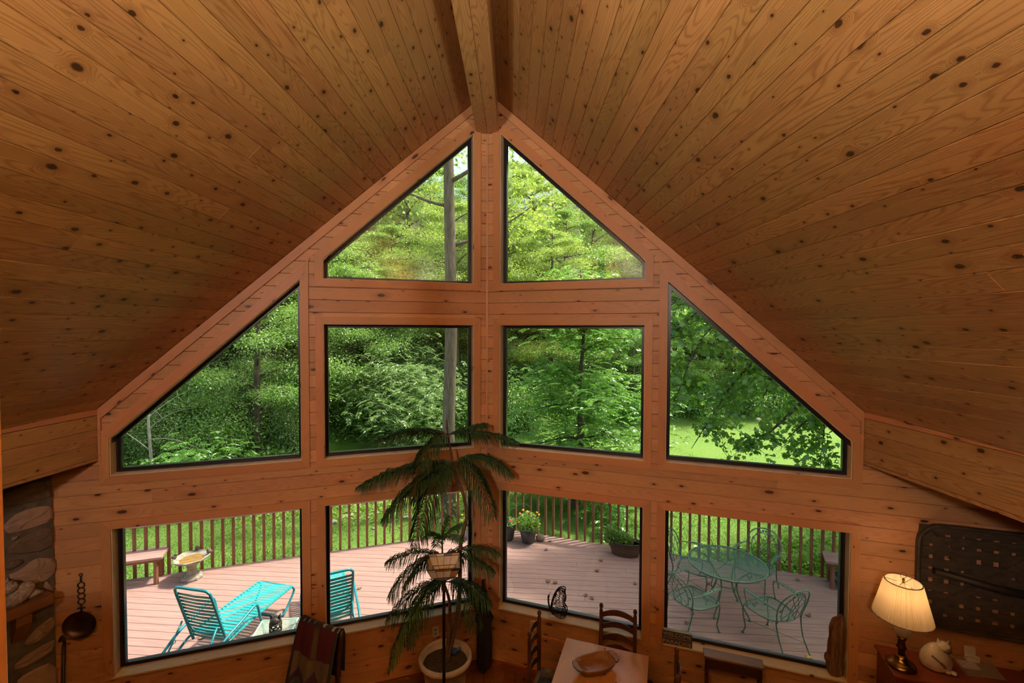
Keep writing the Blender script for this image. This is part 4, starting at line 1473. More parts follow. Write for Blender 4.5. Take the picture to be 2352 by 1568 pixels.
MB().tube([(0.014 * math.cos(a), 0, 0.218 + 0.016 * math.sin(a)) for a in np.linspace(0, 2 * np.pi, 15)[:-1]], 0.003, 6, closed=True).build('ring', M['darkiron'], lt)

# ------------------------------------------------ wrought-iron dining set
TC = (3.16, 6.70)
tb = thing('iron_dining_table', 'round green wrought-iron mesh table with umbrella hole', 'table', (TC[0], TC[1], DECK))
TR = 0.535
lattice(MB(), 2 * TR, 2 * TR, 0.705, 0.0165, 0.0046, inside=TR).build('mesh_top', M['ironmesh'], tb)
MB().tube([(TR * math.cos(a), TR * math.sin(a), 0.703) for a in np.linspace(0, 2 * np.pi, 57)[:-1]], 0.014, 8, closed=True).build('rim', M['iron'], tb, smooth=True)
MB().lathe([(0.022, 0.700), (0.052, 0.700), (0.056, 0.709), (0.024, 0.712), (0.022, 0.700)], 24).build('umbrella_ring', M['ironmesh'], tb, smooth=True)
for k in range(4):
    a = math.radians(38 + 90 * k)
    c, s = math.cos(a), math.sin(a)
    MB().tube(spline([(c * 0.34, s * 0.34, 0.70), (c * 0.20, s * 0.20, 0.55), (c * 0.15, s * 0.15, 0.40), (c * 0.24, s * 0.24, 0.17), (c * 0.33, s * 0.33, 0.05), (c * 0.345, s * 0.345, 0.012)], 5), 0.012, 8).build('leg', M['iron'], tb, smooth=True)
    MB().lathe([(0.0, 0.0), (0.024, 0.0), (0.022, 0.014), (0.0, 0.018)], 12, (c * 0.345, s * 0.345, 0)).build('foot', M['iron'], tb)
MB().tube([(0.15 * math.cos(a), 0.15 * math.sin(a), 0.40) for a in np.linspace(0, 2 * np.pi, 25)[:-1]], 0.007, 6, closed=True).build('leg_ring', M['iron'], tb, smooth=True)
for k in range(2):
    a = math.radians(38 + 90 * k)
    MB().tube([(math.cos(a) * TR, math.sin(a) * TR, 0.694), (-math.cos(a) * TR, -math.sin(a) * TR, 0.694)], 0.007, 6).build('cross_bar', M['iron'], tb)

def ivy(m, c, n_, size, up_):
    """flat five-pointed leaf plate"""
    c, n_, up_ = Vector(c), Vector(n_).normalized(), Vector(up_)
    u = (up_ - n_ * up_.dot(n_)).normalized(); v = n_.cross(u)
    pts = []
    for k in range(10):
        a = math.pi * 2 * k / 10
        r = size * (1.0 if k % 2 == 0 else 0.55)
        pts.append(c + u * r * math.cos(a) + v * r * math.sin(a) - n_ * 0.002)
    m.prism(pts, n_ * 0.004)

def make_iron_chair(label):
    t = thing('iron_armchair', label, 'chair', group='wrought-iron chairs of the dining set')
    SZ = 0.42
    # seat outline: rounded, wider in front
    out = [(0.24, 0.20), (0.265, 0.10), (0.27, 0.0), (0.265, -0.10), (0.24, -0.20), (0.17, -0.255), (0.0, -0.255), (-0.14, -0.225), (-0.21, -0.14), (-0.225, 0.0), (-0.21, 0.14), (-0.14, 0.225), (0.0, 0.255), (0.17, 0.255)]
    loop = spline([(x, y, SZ - 0.012 * (1 if abs(y) < 0.1 else 0)) for x, y in out] + [(out[0][0], out[0][1], SZ)], 3)[:-1]
    MB().tube(loop, 0.011, 8, closed=True).build('seat_rim', M['iron'], t, smooth=True)
    # mesh seat clipped to the outline
    m = MB()
    xs = [p.x for p in loop]; ys = [p.y for p in loop]
    P2 = [(p.x, p.y) for p in loop]
    for sgn in (-1, 1):
        a = sgn * math.radians(60); ux, uy = math.cos(a), math.sin(a)
        for i in range(46):
            off = -0.36 + i * 0.016
            cx, cy = -uy * off, ux * off
            hits = []
            for j in range(len(P2)):
                (x0, y0), (x1, y1) = P2[j - 1], P2[j]
                d0 = (x0 - cx) * -uy + (y0 - cy) * ux; d1 = (x1 - cx) * -uy + (y1 - cy) * ux
                if (d0 < 0) != (d1 < 0):
                    k = d0 / (d0 - d1); hx, hy = x0 + (x1 - x0) * k, y0 + (y1 - y0) * k
                    hits.append((hx - cx) * ux + (hy - cy) * uy)
            if len(hits) < 2: continue
            t0, t1 = min(hits), max(hits)
            nx, ny = -uy * 0.0023, ux * 0.0023
            A, B_ = (cx + ux * t0, cy + uy * t0), (cx + ux * t1, cy + uy * t1)
            m.add([(A[0] - nx, A[1] - ny, SZ - 0.004), (B_[0] - nx, B_[1] - ny, SZ - 0.004), (B_[0] + nx, B_[1] + ny, SZ - 0.004), (A[0] + nx, A[1] + ny, SZ - 0.004)], [(0, 1, 2, 3)])
    m.build('seat_mesh', M['ironmesh'], t)
    # back: leaning, bowed round the sitter
    def bk(y, z):
        return Vector((-0.215 - 0.30 * (z - SZ) - 0.06 + 0.55 * y * y, y, z))
    arch = [(-0.20, 0.43), (-0.245, 0.56), (-0.255, 0.68), (-0.22, 0.79), (-0.13, 0.865), (0, 0.89), (0.13, 0.865), (0.22, 0.79), (0.255, 0.68), (0.245, 0.56), (0.20, 0.43)]
    MB().tube(spline([bk(y, z) for y, z in arch], 4), 0.009, 8).build('back_frame', M['iron'], t, smooth=True)
    inn = [(-0.17, 0.50), (-0.19, 0.62), (-0.165, 0.73), (-0.09, 0.80), (0, 0.815), (0.09, 0.80), (0.165, 0.73), (0.19, 0.62), (0.17, 0.50), (0.09, 0.445), (0, 0.435), (-0.09, 0.445)]
    MB().tube(spline([bk(y, z) for y, z in inn] + [bk(*inn[0])], 3)[:-1], 0.006, 6, closed=True).build('back_hoop', M['iron'], t, smooth=True)
    for (a0, b0, c0) in (((-0.17, 0.48), (-0.02, 0.62), (0.10, 0.80)), ((0.17, 0.48), (0.02, 0.62), (-0.10, 0.80)), ((-0.08, 0.44), (0.05, 0.58), (0.175, 0.70)), ((0.08, 0.44), (-0.05, 0.58), (-0.175, 0.70)), ((-0.06, 0.435), (-0.06, 0.64), (0.02, 0.815)), ((0.06, 0.435), (0.06, 0.64), (-0.02, 0.815))):
        MB().tube(spline([bk(*a0), bk(*b0), bk(*c0)], 4), 0.0045, 6).build('back_scroll', M['iron'], t, smooth=True)
    for k in range(11):
        f = k / 10
        y = -0.215 + 0.43 * f
        z = 0.615 + 0.235 * math.sin(math.pi * f) ** 0.75
        lf = MB(); ivy(lf, bk(y, z), (1, 0, 0.3), 0.026, (0, 0.4 - 0.8 * f, 1)); lf.build('ivy_leaf', M['iron'], t)
    for s in (-1, 1):
        # arm with a strip of leaves
        arm = spline([bk(s * 0.25, 0.63), (-0.16, s * 0.285, 0.645), (0.02, s * 0.295, 0.655), (0.16, s * 0.275, 0.65), (0.20, s * 0.265, 0.625), (0.185, s * 0.255, 0.52), (0.15, s * 0.25, SZ)], 4)
        MB().tube(arm, 0.008, 7).build('armrest', M['iron'], t, smooth=True)
        ap = MB()
        q = [(-0.13, s * 0.262, 0.652), (0.04, s * 0.262, 0.661), (0.17, s * 0.245, 0.656), (0.20, s * 0.262, 0.652), (0.17, s * 0.302, 0.656), (0.04, s * 0.322, 0.661), (-0.13, s * 0.302, 0.652)]
        ap.tube(spline([Vector(p) for p in q] + [Vector(q[0])], 3)[:-1], 0.004, 5, closed=True)
        for k in range(5):
            ivy(ap, (-0.09 + 0.058 * k, s * 0.285, 0.658), (0, 0, 1), 0.025, (1, 0.5 * (-1) ** k, 0))
        ap.build('arm_plate', M['ironmesh'], t)
        # cabriole front leg and splayed rear leg
        MB().tube(spline([(0.215, s * 0.20, SZ), (0.255, s * 0.225, 0.36), (0.245, s * 0.22, 0.22), (0.225, s * 0.21, 0.10), (0.25, s * 0.225, 0.012)], 4), 0.009, 7).build('leg', M['iron'], t, smooth=True)
        MB().lathe([(0.0, 0.0), (0.022, 0.0), (0.02, 0.012), (0.0, 0.016)], 10, (0.252, s * 0.226, 0)).build('foot', M['iron'], t)
        MB().tube(spline([bk(s * 0.225, 0.50), (-0.255, s * 0.215, 0.40), (-0.30, s * 0.20, 0.20), (-0.40, s * 0.205, 0.0)], 4), 0.009, 7).build('leg', M['iron'], t, smooth=True)
        MB().tube([(0.235, s * 0.22, 0.20), (-0.33, -s * 0.20, 0.13)], 0.0035, 5).build('brace_rod', M['iron'], t)
        fa = MB().tube(spline([(0.23, s * 0.20, 0.40), (0.255, s * 0.12, 0.36), (0.262, s * 0.06, 0.40)], 4), 0.005, 6)
        fa.build('apron_scroll', M['iron'], t, smooth=True)
    fl_ = MB()
    for q in range(3): ivy(fl_, (0.265, 0.03 * (q - 1), 0.345 - 0.03 * (q % 2)), (1, 0, 0), 0.026, (0, q - 1, 1))
    fl_.build('apron_leaf', M['iron'], t)
    return t
ch = make_iron_chair('green iron armchair nearest the welcome sign with its back to the left')
ch.location = (2.50, 6.27, DECK); ch.rotation_euler = (0, 0, math.radians(27))
for loc, ang, lab in (((3.45, 6.03), 110, 'green iron armchair on the window side of the iron table'),
                      ((2.85, 7.16), -36, 'green iron armchair behind the iron table beside the window post'),
                      ((3.84, 7.16), 222, 'green iron armchair by the railing in front of the bright shrubs')):
    copy_tree(ch, (loc[0], loc[1], DECK), math.radians(ang), None, lab)

# ------------------------------------------------ built-in benches
def bench(label, side, corner_f, corner_b, L):
    """corner_f, corner_b: inner end corners of the seat, front and back; runs outwards along the railing"""
    cf, cb = Vector((*corner_f, 0)), Vector((*corner_b, 0))
    u = Vector((side * CQ, -SQ, 0))
    t = thing('deck_bench', label, 'bench', (cf.x, cf.y, DECK), 0.0)
    o = Vector((cf.x, cf.y, DECK))
    rel = cb - cf
    for k in range(2):
        a = rel * (k / 2 + 0.006); b_ = rel * ((k + 1) / 2 - 0.006)
        q = [a, b_, b_ + u * L, a + u * L]
        if side < 0: q = q[::-1]
        MB().prism([p + Vector((0, 0, 0.415)) for p in q], (0, 0, 0.035)).build('seat_board', M['deck'], t)
    for d in (0.10, L * 0.55):
        for f in (0.12, 0.78):
            p = rel * f + u * d
            MB().bbox((p.x - 0.026, p.y - 0.026, 0), (p.x + 0.026, p.y + 0.026, 0.38), 0.005).build('leg', M['rail'], t)
    a, b_ = rel * 0.1 + u * 0.04, rel * 0.1 + u * (L - 0.1)
    n_ = Vector((-u.y, u.x, 0)) * 0.018
    MB().prism([a - n_ + Vector((0, 0, 0.37)), b_ - n_ + Vector((0, 0, 0.37)), b_ + n_ + Vector((0, 0, 0.37)), a + n_ + Vector((0, 0, 0.37))], (0, 0, 0.044)).build('apron', M['rail'], t)
    return t
bench('pink wooden bench along the railing behind the birdbath', -1, (-5.687, 7.272), (-5.855, 7.673), 2.4)
bench('brown wooden bench at the shaded right end of the railing', 1, (5.003, 7.248), (5.195, 7.640), 2.0)

# ------------------------------------------------ birdbath
bb = thing('birdbath', 'weathered stone birdbath with three small birds on its rim', 'birdbath', (-5.34, 7.46, DECK), 0.3)
MB().lathe([(0.0, 0.0), (0.155, 0.0), (0.16, 0.03), (0.15, 0.055), (0.125, 0.06), (0.12, 0.085), (0.085, 0.10), (0.07, 0.14), (0.066, 0.19), (0.085, 0.235), (0.11, 0.262), (0.0, 0.27)], 8).build('pedestal', M['stonebath'], bb)
MB().lathe([(0.0, 0.258), (0.10, 0.262), (0.20, 0.30), (0.265, 0.345), (0.272, 0.365), (0.258, 0.372), (0.235, 0.352), (0.17, 0.322), (0.08, 0.308), (0.0, 0.306)], 8).build('bowl', M['stonebath'], bb)
MB().lathe([(0.0, 0.325), (0.176, 0.326), (0.178, 0.330), (0.0, 0.332)], 8).build('water', M['rust'], bb)
for a in (0.25, 1.55, 3.15):
    c, s = math.cos(a), math.sin(a)
    b_ = MB(); b_.ball((c * 0.245, s * 0.245, 0.395), (0.040, 0.033, 0.034), 10, 7); b_.ball((c * 0.222, s * 0.222, 0.434), 0.023, 8, 6)
    b_.tube([(c * 0.212, s * 0.212, 0.428), (c * 0.194, s * 0.194, 0.424)], [0.006, 0.001], 5)
    b_.tube([(c * 0.268, s * 0.268, 0.392), (c * 0.31, s * 0.31, 0.386)], [0.012, 0.008], 5)
    b_.build('bird', plain('birdbath_bird_brown', (0.16, 0.12, 0.09), 0.8, var=0.4, scale=30), bb, smooth=True)

# ------------------------------------------------ pots
def leaves_obj(name, parent, rng, n, r, h0, h1, L, Wd, mat, sx=1.0, sy=1.0):
    a = rng.uniform(0, 2 * np.pi, n); rr = r * np.sqrt(rng.random(n))
    P = np.stack([np.cos(a) * rr * sx, np.sin(a) * rr * sy, h0 + (h1 - h0) * rng.random(n) * (1 - 0.45 * (rr / r) ** 2)], 1)
    D = np.stack([np.cos(a), np.sin(a), rng.uniform(-0.1, 0.9, n)], 1) + rng.normal(0, 0.4, (n, 3))
    V, F = leaf_quads(P, D, L, Wd, rng)
    o = link_mesh(name, np_mesh(name, V, F), mat, parent); o['kind'] = 'stuff'
    return o
def round_pot(label, loc, rt_, rb_, hh, mat=M['pot']):
    t = thing('plant_pot', label, 'potted plant', (loc[0], loc[1], DECK))
    MB().lathe([(0.0, 0.0), (rb_, 0.0), (rb_ * 1.05, 0.01), ((rt_ + rb_) / 2 * 1.04, hh * 0.55), (rt_, hh), (rt_ - 0.012, hh), (rt_ - 0.03, hh * 0.85)], 26).build('pot', mat, t, smooth=True)
    MB().tube([(rt_ * math.cos(a), rt_ * math.sin(a), hh) for a in np.linspace(0, 2 * np.pi, 29)[:-1]], 0.009, 6, closed=True).build('rim', M['potrim'], t, smooth=True)
    MB().lathe([(0.0, hh * 0.86), (rt_ - 0.02, hh * 0.85)], 20).build('soil', M['soil'], t)
    return t
def flower(t, p, r, mat, d=(0, -0.5, 1)):
    """ruffled flower head of two rings of petals"""
    m = MB(); p = Vector(p); n_ = Vector(d).normalized()
    u = n_.orthogonal().normalized(); v = n_.cross(u)
    for ring, (rr, lift, k) in enumerate(((r, 0.0, 9), (r * 0.62, r * 0.25, 7))):
        for i in range(k):
            a = 2 * math.pi * i / k + ring
            a0, a1 = a - 0.42, a + 0.42
            q = [p + n_ * lift, p + (u * math.cos(a0) + v * math.sin(a0)) * rr * 0.75 + n_ * (lift + r * 0.15), p + (u * math.cos(a) + v * math.sin(a)) * rr + n_ * (lift + r * 0.05), p + (u * math.cos(a1) + v * math.sin(a1)) * rr * 0.75 + n_ * (lift + r * 0.22)]
            m.add(q, [(0, 1, 2, 3)])
    m.ball(p + n_ * r * 0.25, r * 0.3, 6, 4)
    m.build('flower', mat, t)
rng = np.random.default_rng(101)
pb = round_pot('grey pot of yellow and orange marigolds near the railing corner', (0.285, 8.83), 0.172, 0.115, 0.285)
leaves_obj('leaves', pb, rng, 900, 0.185, 0.25, 0.56, 0.07, 0.022, M['plantleaf'])
rb = random.Random(8)
for (x, y, z, c) in ((-0.16, 0, 0.56, 'orange'), (-0.10, 0.02, 0.62, 'yellow'), (-0.02, 0, 0.60, 'yellow'), (0.06, -0.02, 0.54, 'orange'), (0.11, 0.0, 0.52, 'orange'), (0.17, 0, 0.58, 'yellow'), (0.21, 0.02, 0.53, 'yellow'), (0.22, -0.06, 0.38, 'yellow'), (0.06, -0.15, 0.37, 'yellow'), (-0.13, -0.13, 0.33, 'yellow'), (-0.17, -0.1, 0.42, 'orange'), (0.0, 0.08, 0.56, 'orange'), (-0.21, 0.02, 0.40, 'orange'), (0.08, -0.12, 0.44, 'orange')):
    flower(pb, (x, y, z), 0.024, M[c])
pa = round_pot('tall grey pot with a grassy spike and a pink bloom beside the prow', (-0.135, 8.95), 0.185, 0.125, 0.33)
leaves_obj('leaves', pa, rng, 350, 0.17, 0.28, 0.42, 0.06, 0.035, M['plantleaf'])
gm_ = MB()
for k in range(46):
    a = rb.uniform(0, 6.28); l = rb.uniform(0.4, 0.75); lean = rb.uniform(0.05, 0.42)
    p0 = Vector((rb.uniform(-0.03, 0.03), rb.uniform(-0.03, 0.03), 0.29))
    pts = bez(p0, p0 + Vector((math.cos(a) * lean * 0.3, math.sin(a) * lean * 0.3, l)), p0 + Vector((math.cos(a) * lean * 1.3, math.sin(a) * lean * 1.3, l * rb.uniform(0.55, 1.05))), 6)
    gm_.tube(pts, [0.006, 0.006, 0.0055, 0.005, 0.004, 0.003, 0.001], 3, caps=False, flat=0.3)
gm_.build('grass_spike', M['plantleaf'], pa)
flower(pa, (0.08, -0.13, 0.42), 0.035, M['pink']); flower(pa, (0.02, -0.1, 0.47), 0.018, plain('petunia_purple', (0.2, 0.06, 0.25), 0.6))
pc_ = round_pot('pale pot of yellow flowers half hidden by the prow post', (-0.90, 9.02), 0.15, 0.10, 0.24, M['potrim'])
leaves_obj('leaves', pc_, rng, 350, 0.15, 0.2, 0.42, 0.06, 0.022, M['plantleaf'])
for (x, y, z) in ((-0.12, -0.03, 0.46), (-0.06, -0.05, 0.40), (0.02, 0, 0.48), (-0.13, -0.05, 0.36)): flower(pc_, (x, y, z), 0.022, M['yellow'])
st = MB().ball((0, 0, 0.062), (0.092, 0.07, 0.066), 16, 10)
st = st.build('river_stone', plain('river_stone_tan', (0.34, 0.29, 0.21), 0.7, var=0.3, scale=12), None, smooth=True)
st.location = (0.525, 8.88, DECK); st.rotation_euler = (0, 0, -0.2)
tag(st, 'smooth rounded tan stone beside the marigold pot', 'stone')
pl = thing('oval_planter', 'brown oval planter with green herbs by the railing', 'potted plant', (2.06, 8.345, DECK), math.radians(-19))
MB().lathe([(0.0, 0.0), (0.20, 0.0), (0.215, 0.012), (0.245, 0.12), (0.265, 0.24), (0.285, 0.25), (0.285, 0.262), (0.262, 0.262), (0.250, 0.20)], 32, sx=1.12, sy=0.62).build('pot', M['brownpot'], pl, smooth=True)
MB().lathe([(0.0, 0.205), (0.252, 0.205)], 32, sx=1.12, sy=0.62).build('soil', M['soil'], pl)
fo = leaves_obj('leaves', pl, rng, 700, 0.15, 0.19, 0.40, 0.06, 0.03, M['plantleaf'], 1.0, 0.9)
fo.location = (-0.02, 0, 0)
fo = leaves_obj('leaves', pl, rng, 500, 0.12, 0.19, 0.52, 0.065, 0.032, M['plantleaf'])
fo.location = (-0.24, 0.0, 0)
bp_ = thing('blue_bowl', 'blue glazed bowl on the deck by the right bench', 'bowl', (5.36, 7.30, DECK))
MB().lathe([(0.0, 0.0), (0.10, 0.0), (0.13, 0.03), (0.185, 0.14), (0.20, 0.16), (0.185, 0.162), (0.16, 0.12), (0.0, 0.06)], 26).build('bowl', plain('blue_glaze', (0.05, 0.13, 0.15), 0.25), bp_, smooth=True)
MB().tube([(0.195 * math.cos(a), 0.195 * math.sin(a), 0.162) for a in np.linspace(0, 2 * np.pi, 29)[:-1]], 0.008, 6, closed=True).build('rim', plain('blue_rim', (0.16, 0.33, 0.36), 0.3), bp_, smooth=True)

# fallen leaves on the deck
def curled_leaf(seed, size):
    r = random.Random(seed)
    m = MB(); out = [(0, 0), (0.30, 0.05), (0.5, 0.2), (0.34, 0.4), (0.45, 0.65), (0.2, 0.62), (0.0, 1.0), (-0.2, 0.62), (-0.45, 0.65), (-0.34, 0.4), (-0.5, 0.2), (-0.30, 0.05)]
    ctr = Vector((0, 0.42 * size, 0.004))
    vs = [ctr] + [Vector((x * size, y * size, 0.006 + size * (0.55 * x * x + r.uniform(0, 0.18)))) for x, y in out]
    m.add(vs, [(0, 1 + i, 1 + (i + 1) % 12) for i in range(12)])
    return m.mesh('fallen_leaf')
lm_ = [curled_leaf(k, 0.085) for k in range(4)]
for me in lm_: me.materials.append(M['dryleaf'])
ym = curled_leaf(9, 0.085); ym.materials.append(M['yleaf'])
LV = [((0.709, 8.821), 'beside the tan stone'), ((0.643, 8.503), 'in front of the marigold pot'), ((1.566, 8.138), 'in front of the oval planter'), ((0.534, 7.403), 'midway on the prow, left of a pair'), ((0.701, 7.353), 'midway on the prow, right of a pair'), ((2.006, 7.38), 'beside the post between the right windows'), ((1.103, 7.051), 'above the ladder-back chair, paler upper one'), ((1.19, 6.925), 'just behind the ladder-back chair'), ((1.468, 7.737), 'small and dark, midway to the planter'), ((3.195, 7.418), 'behind the iron table'), ((2.62, 6.72), 'under the iron chair by the welcome sign'), ((2.457, 6.336), 'close above the welcome sign'), ((4.743, 7.499), 'near the right railing'), ((4.286, 6.59), 'right of the near iron chair'), ((-4.208, 5.993), 'under the first lounger'), ((-2.449, 7.159), 'beyond the second lounger')]
for k, ((x, y), w) in enumerate(LV):
    o = bpy.data.objects.new('fallen_leaf', lm_[k % 4]); COL.objects.link(o)
    o.location = (x, y, DECK); o.rotation_euler = (0, 0, k * 1.7); o.scale = (0.9 + 0.05 * (k % 5),) * 3
    tag(o, 'dry curled brown leaf on the deck ' + w, 'leaf', 'fallen leaves on the deck')
o = bpy.data.objects.new('fallen_leaf', ym); COL.objects.link(o); o.location = (3.78, 5.72, DECK); o.rotation_euler = (0, 0, 2.0)
tag(o, 'yellow fallen leaf at the rear foot of an iron chair', 'leaf', 'fallen leaves on the deck')
# ---------------------------------------------------------------- things in the room
M['darkwood'] = plain('dark_walnut', (0.085, 0.032, 0.016), 0.35, col2=(0.04, 0.015, 0.008), scale=5.0, stretch=(2, 2, 12))
M['chairwood'] = plain('chair_maple_brown', (0.15, 0.055, 0.025), 0.35, col2=(0.08, 0.028, 0.013), scale=6.0, stretch=(3, 3, 1))
M['tablewood'] = pine('table_honey_pine', (0.72, 0.40, 0.145), (0.57, 0.285, 0.092), rough=0.33, knots=0.25, vary=0.12, grain=0.3)
M['bowlwood'] = plain('carved_bowl_wood', (0.38, 0.195, 0.090), 0.45, col2=(0.23, 0.105, 0.046), scale=9.0, stretch=(1, 5, 5))
M['whitepot'] = plain('white_stone_pot', (0.86, 0.81, 0.79), 0.7, col2=(0.74, 0.68, 0.66), scale=40.0, bump=0.15)
M['needle'] = leafmat('norfolk_needles', (0.022, 0.080, 0.030), (0.085, 0.21, 0.055), trans=0.2, gloss=0.4, big=0.7, bigscale=1.6)
M['needle_new'] = leafmat('norfolk_new_growth', (0.06, 0.24, 0.04), (0.17, 0.42, 0.07), trans=0.3)
M['needlebrown'] = plain('norfolk_dry', (0.30, 0.14, 0.085), 0.7)
M['stem'] = plain('norfolk_stem', (0.20, 0.12, 0.085), 0.85, var=0.5, scale=25)
M['cloth_black'] = plain('black_nylon', (0.018, 0.017, 0.018), 0.7, var=0.4, scale=18, bump=0.4)
M['brass'] = plain('aged_brass', (0.36, 0.22, 0.06), 0.28, metal=1.0, var=0.5, scale=12)
M['porcelain'] = plain('white_porcelain', (0.78, 0.74, 0.68), 0.2)
M['redwood'] = plain('red_painted_wood', (0.27, 0.062, 0.028), 0.4, col2=(0.20, 0.042, 0.02), scale=4.0, stretch=(1, 6, 6))
M['paper'] = plain('white_paper', (0.72, 0.70, 0.72), 0.7)
M['clear'] = plain('plastic_sheet', (0.30, 0.26, 0.24), 0.12)
M['basket'] = plain('old_splint_wood', (0.085, 0.062, 0.042), 0.8, col2=(0.04, 0.028, 0.02), scale=7.0, stretch=(1, 4, 4))
M['drift'] = plain('driftwood_grey_brown', (0.26, 0.135, 0.085), 0.85, col2=(0.12, 0.055, 0.035), scale=10.0, stretch=(5, 5, 0.6), bump=0.9)
M['iron_old'] = plain('old_wrought_iron', (0.03, 0.022, 0.018), 0.55, var=0.4, scale=20)
M['copper'] = plain('tarnished_copper_bowl', (0.16, 0.09, 0.065), 0.4, metal=0.8, var=0.5, scale=9)
M['mortar'] = plain('grey_mortar', (0.15, 0.13, 0.11), 0.95, var=0.4, scale=14, bump=0.4)
M['fstone'] = plain('fieldstone_tan', (0.42, 0.30, 0.235), 0.9, col2=(0.30, 0.205, 0.155), scale=5.0, bump=0.3)
M['fstone2'] = plain('fieldstone_dark', (0.17, 0.13, 0.10), 0.9, col2=(0.10, 0.075, 0.055), scale=6.0, bump=0.3)
M['owl'] = plain('speckled_owl_stone', (0.50, 0.40, 0.33), 0.85, col2=(0.22, 0.16, 0.12), scale=60.0, bump=0.3)

# ------------------------------------------------ stone chimney
CO = Vector((-4.19, 4.13, 0)); CDv = Vector((-0.40, -0.9165, 0)).normalized(); CN = Vector((0.9165, -0.40, 0)).normalized()
def CF(s, z, off=0.0): return CO + CDv * s + CN * off + Vector((0, 0, z))
chim = thing('stone_chimney', 'fieldstone chimney breast with thick mortar joints in the dark corner', 'chimney', CO)
def to_local(pts, o=CO): return [p - o for p in pts]
q = [W(-1, 4.135, 0, 0.135), CF(1.9, 0, 0.0), Vector((-6.1, 2.39, 0)), W(-1, 6.0, 0, 0.135)]
MB().prism(to_local(q), (0, 0, FAS_LO)).build('mortar_body', M['mortar'], chim)
def stone(poly, mat, off=0.0, th=0.032):
    P = [Vector(p) for p in poly]
    c = sum(P, Vector((0, 0))) / len(P)
    # round the outline, then bulge the face
    R = []
    n = len(P)
    for i in range(n):
        a, b_, d = P[i - 1], P[i], P[(i + 1) % n]
        R += [b_.lerp(a, 0.22), b_, b_.lerp(d, 0.22)] if False else [b_.lerp(a, 0.28), b_.lerp(d, 0.28)]
    m = MB(); k = len(R)
    rr = random.Random(int(c.x * 1000 + c.y * 77))
    vs = [CF(p.x, p.y, -0.05) for p in R] + [CF(p.x, p.y, off + th * 0.25) for p in R] + [CF(*(c + (p - c) * 0.86), off + th * 0.62 + rr.uniform(-0.006, 0.006)) for p in R] + [CF(*(c + (p - c) * 0.5), off + th * 0.8 + rr.uniform(-0.008, 0.008)) for p in R] + [CF(c.x, c.y, off + th * 0.85)]
    fs = []
    for lv in range(3):
        fs += [(lv * k + i, lv * k + (i + 1) % k, (lv + 1) * k + (i + 1) % k, (lv + 1) * k + i) for i in range(k)]
    fs += [(3 * k + i, 3 * k + (i + 1) % k, 4 * k) for i in range(k)]
    return m.add(to_local(vs), fs).build('stone', mat, chim)
STN = [([(0.353, 2.622), (0.299, 2.685), (0.091, 2.709), (0.026, 2.549), (0.036, 2.503), (0.262, 2.522), (0.358, 2.533)], 'fstone2'),
       ([(0.345, 2.386), (0.246, 2.464), (0.069, 2.453), (0.029, 2.403), (0.031, 2.293), (0.152, 2.28), (0.311, 2.283), (0.342, 2.333)], 'fstone'),
       ([(0.307, 2.264), (0.25, 2.252), (0.296, 2.216)], 'fstone'),
       ([(0.240, 2.232), (0.036, 2.264), (0.024, 2.161), (0.04, 2.030), (0.322, 2.1), (0.329, 2.18)], 'fstone2'),
       ([(0.335, 2.066), (0.237, 2.044), (0.234, 1.995), (0.341, 1.971)], 'fstone2'),
       ([(0.35, 1.94), (0.252, 1.944), (0.165, 2.005), (0.104, 1.988), (0.019, 1.942), (0.02, 1.838), (0.047, 1.788), (0.106, 1.771), (0.163, 1.774), (0.23, 1.82)], 'fstone'),
       ([(0.101, 1.755), (0.077, 1.762), (0.02, 1.627), (0.107, 1.700)], 'fstone'),
       ([(0.186, 1.522), (0.042, 1.519), (0.063, 1.465), (0.197, 1.439)], 'fstone2'),
       ([(0.245, 1.283), (0.193, 1.359), (0.064, 1.419), (0.029, 1.405), (0.036, 1.303), (0.115, 1.259), (0.209, 1.247)], 'fstone'),
       ([(0.307, 1.075), (0.301, 1.167), (0.048, 1.21), (0.036, 1.169), (0.07, 1.084)], 'fstone'),
       ([(0.305, 0.981), (0.232, 1.024), (0.026, 1.008), (0.025, 0.70), (0.30, 0.72)], 'fstone'),
       ([(0.40, 2.70), (0.70, 2.71), (0.72, 2.52), (0.42, 2.50)], 'fstone'), ([(0.39, 2.45), (0.66, 2.43), (0.70, 2.24), (0.40, 2.22)], 'fstone2'), ([(0.40, 2.17), (0.72, 2.19), (0.70, 1.96), (0.39, 1.99)], 'fstone'), ([(0.39, 1.93), (0.70, 1.90), (0.68, 1.76), (0.40, 1.77)], 'fstone2'),
       ([(0.34, 1.22), (0.62, 1.24), (0.60, 1.03), (0.35, 1.05)], 'fstone2'), ([(0.35, 0.98), (0.62, 0.97), (0.60, 0.72), (0.34, 0.74)], 'fstone'), ([(0.03, 0.62), (0.30, 0.64), (0.31, 0.40), (0.04, 0.42)], 'fstone'), ([(0.35, 0.65), (0.62, 0.62), (0.60, 0.40), (0.35, 0.38)], 'fstone2'), ([(0.03, 0.34), (0.32, 0.35), (0.31, 0.05), (0.04, 0.06)], 'fstone2')]
for poly, mt in STN:
    stone(poly, M[mt])
mt_ = thing('mantel_shelf', 'thick pine mantel shelf on a bracket below the stones', 'shelf', CF(0.09, 1.602))
b_ = MB().prism([CF(s, 1.602, o_) - CF(0.09, 1.602) for s, o_ in ((0.095, -0.02), (0.095, 0.15), (1.75, 0.15), (1.75, -0.02))], (0, 0, 0.088))
b_.build('shelf_beam', M['plainpine'], mt_)
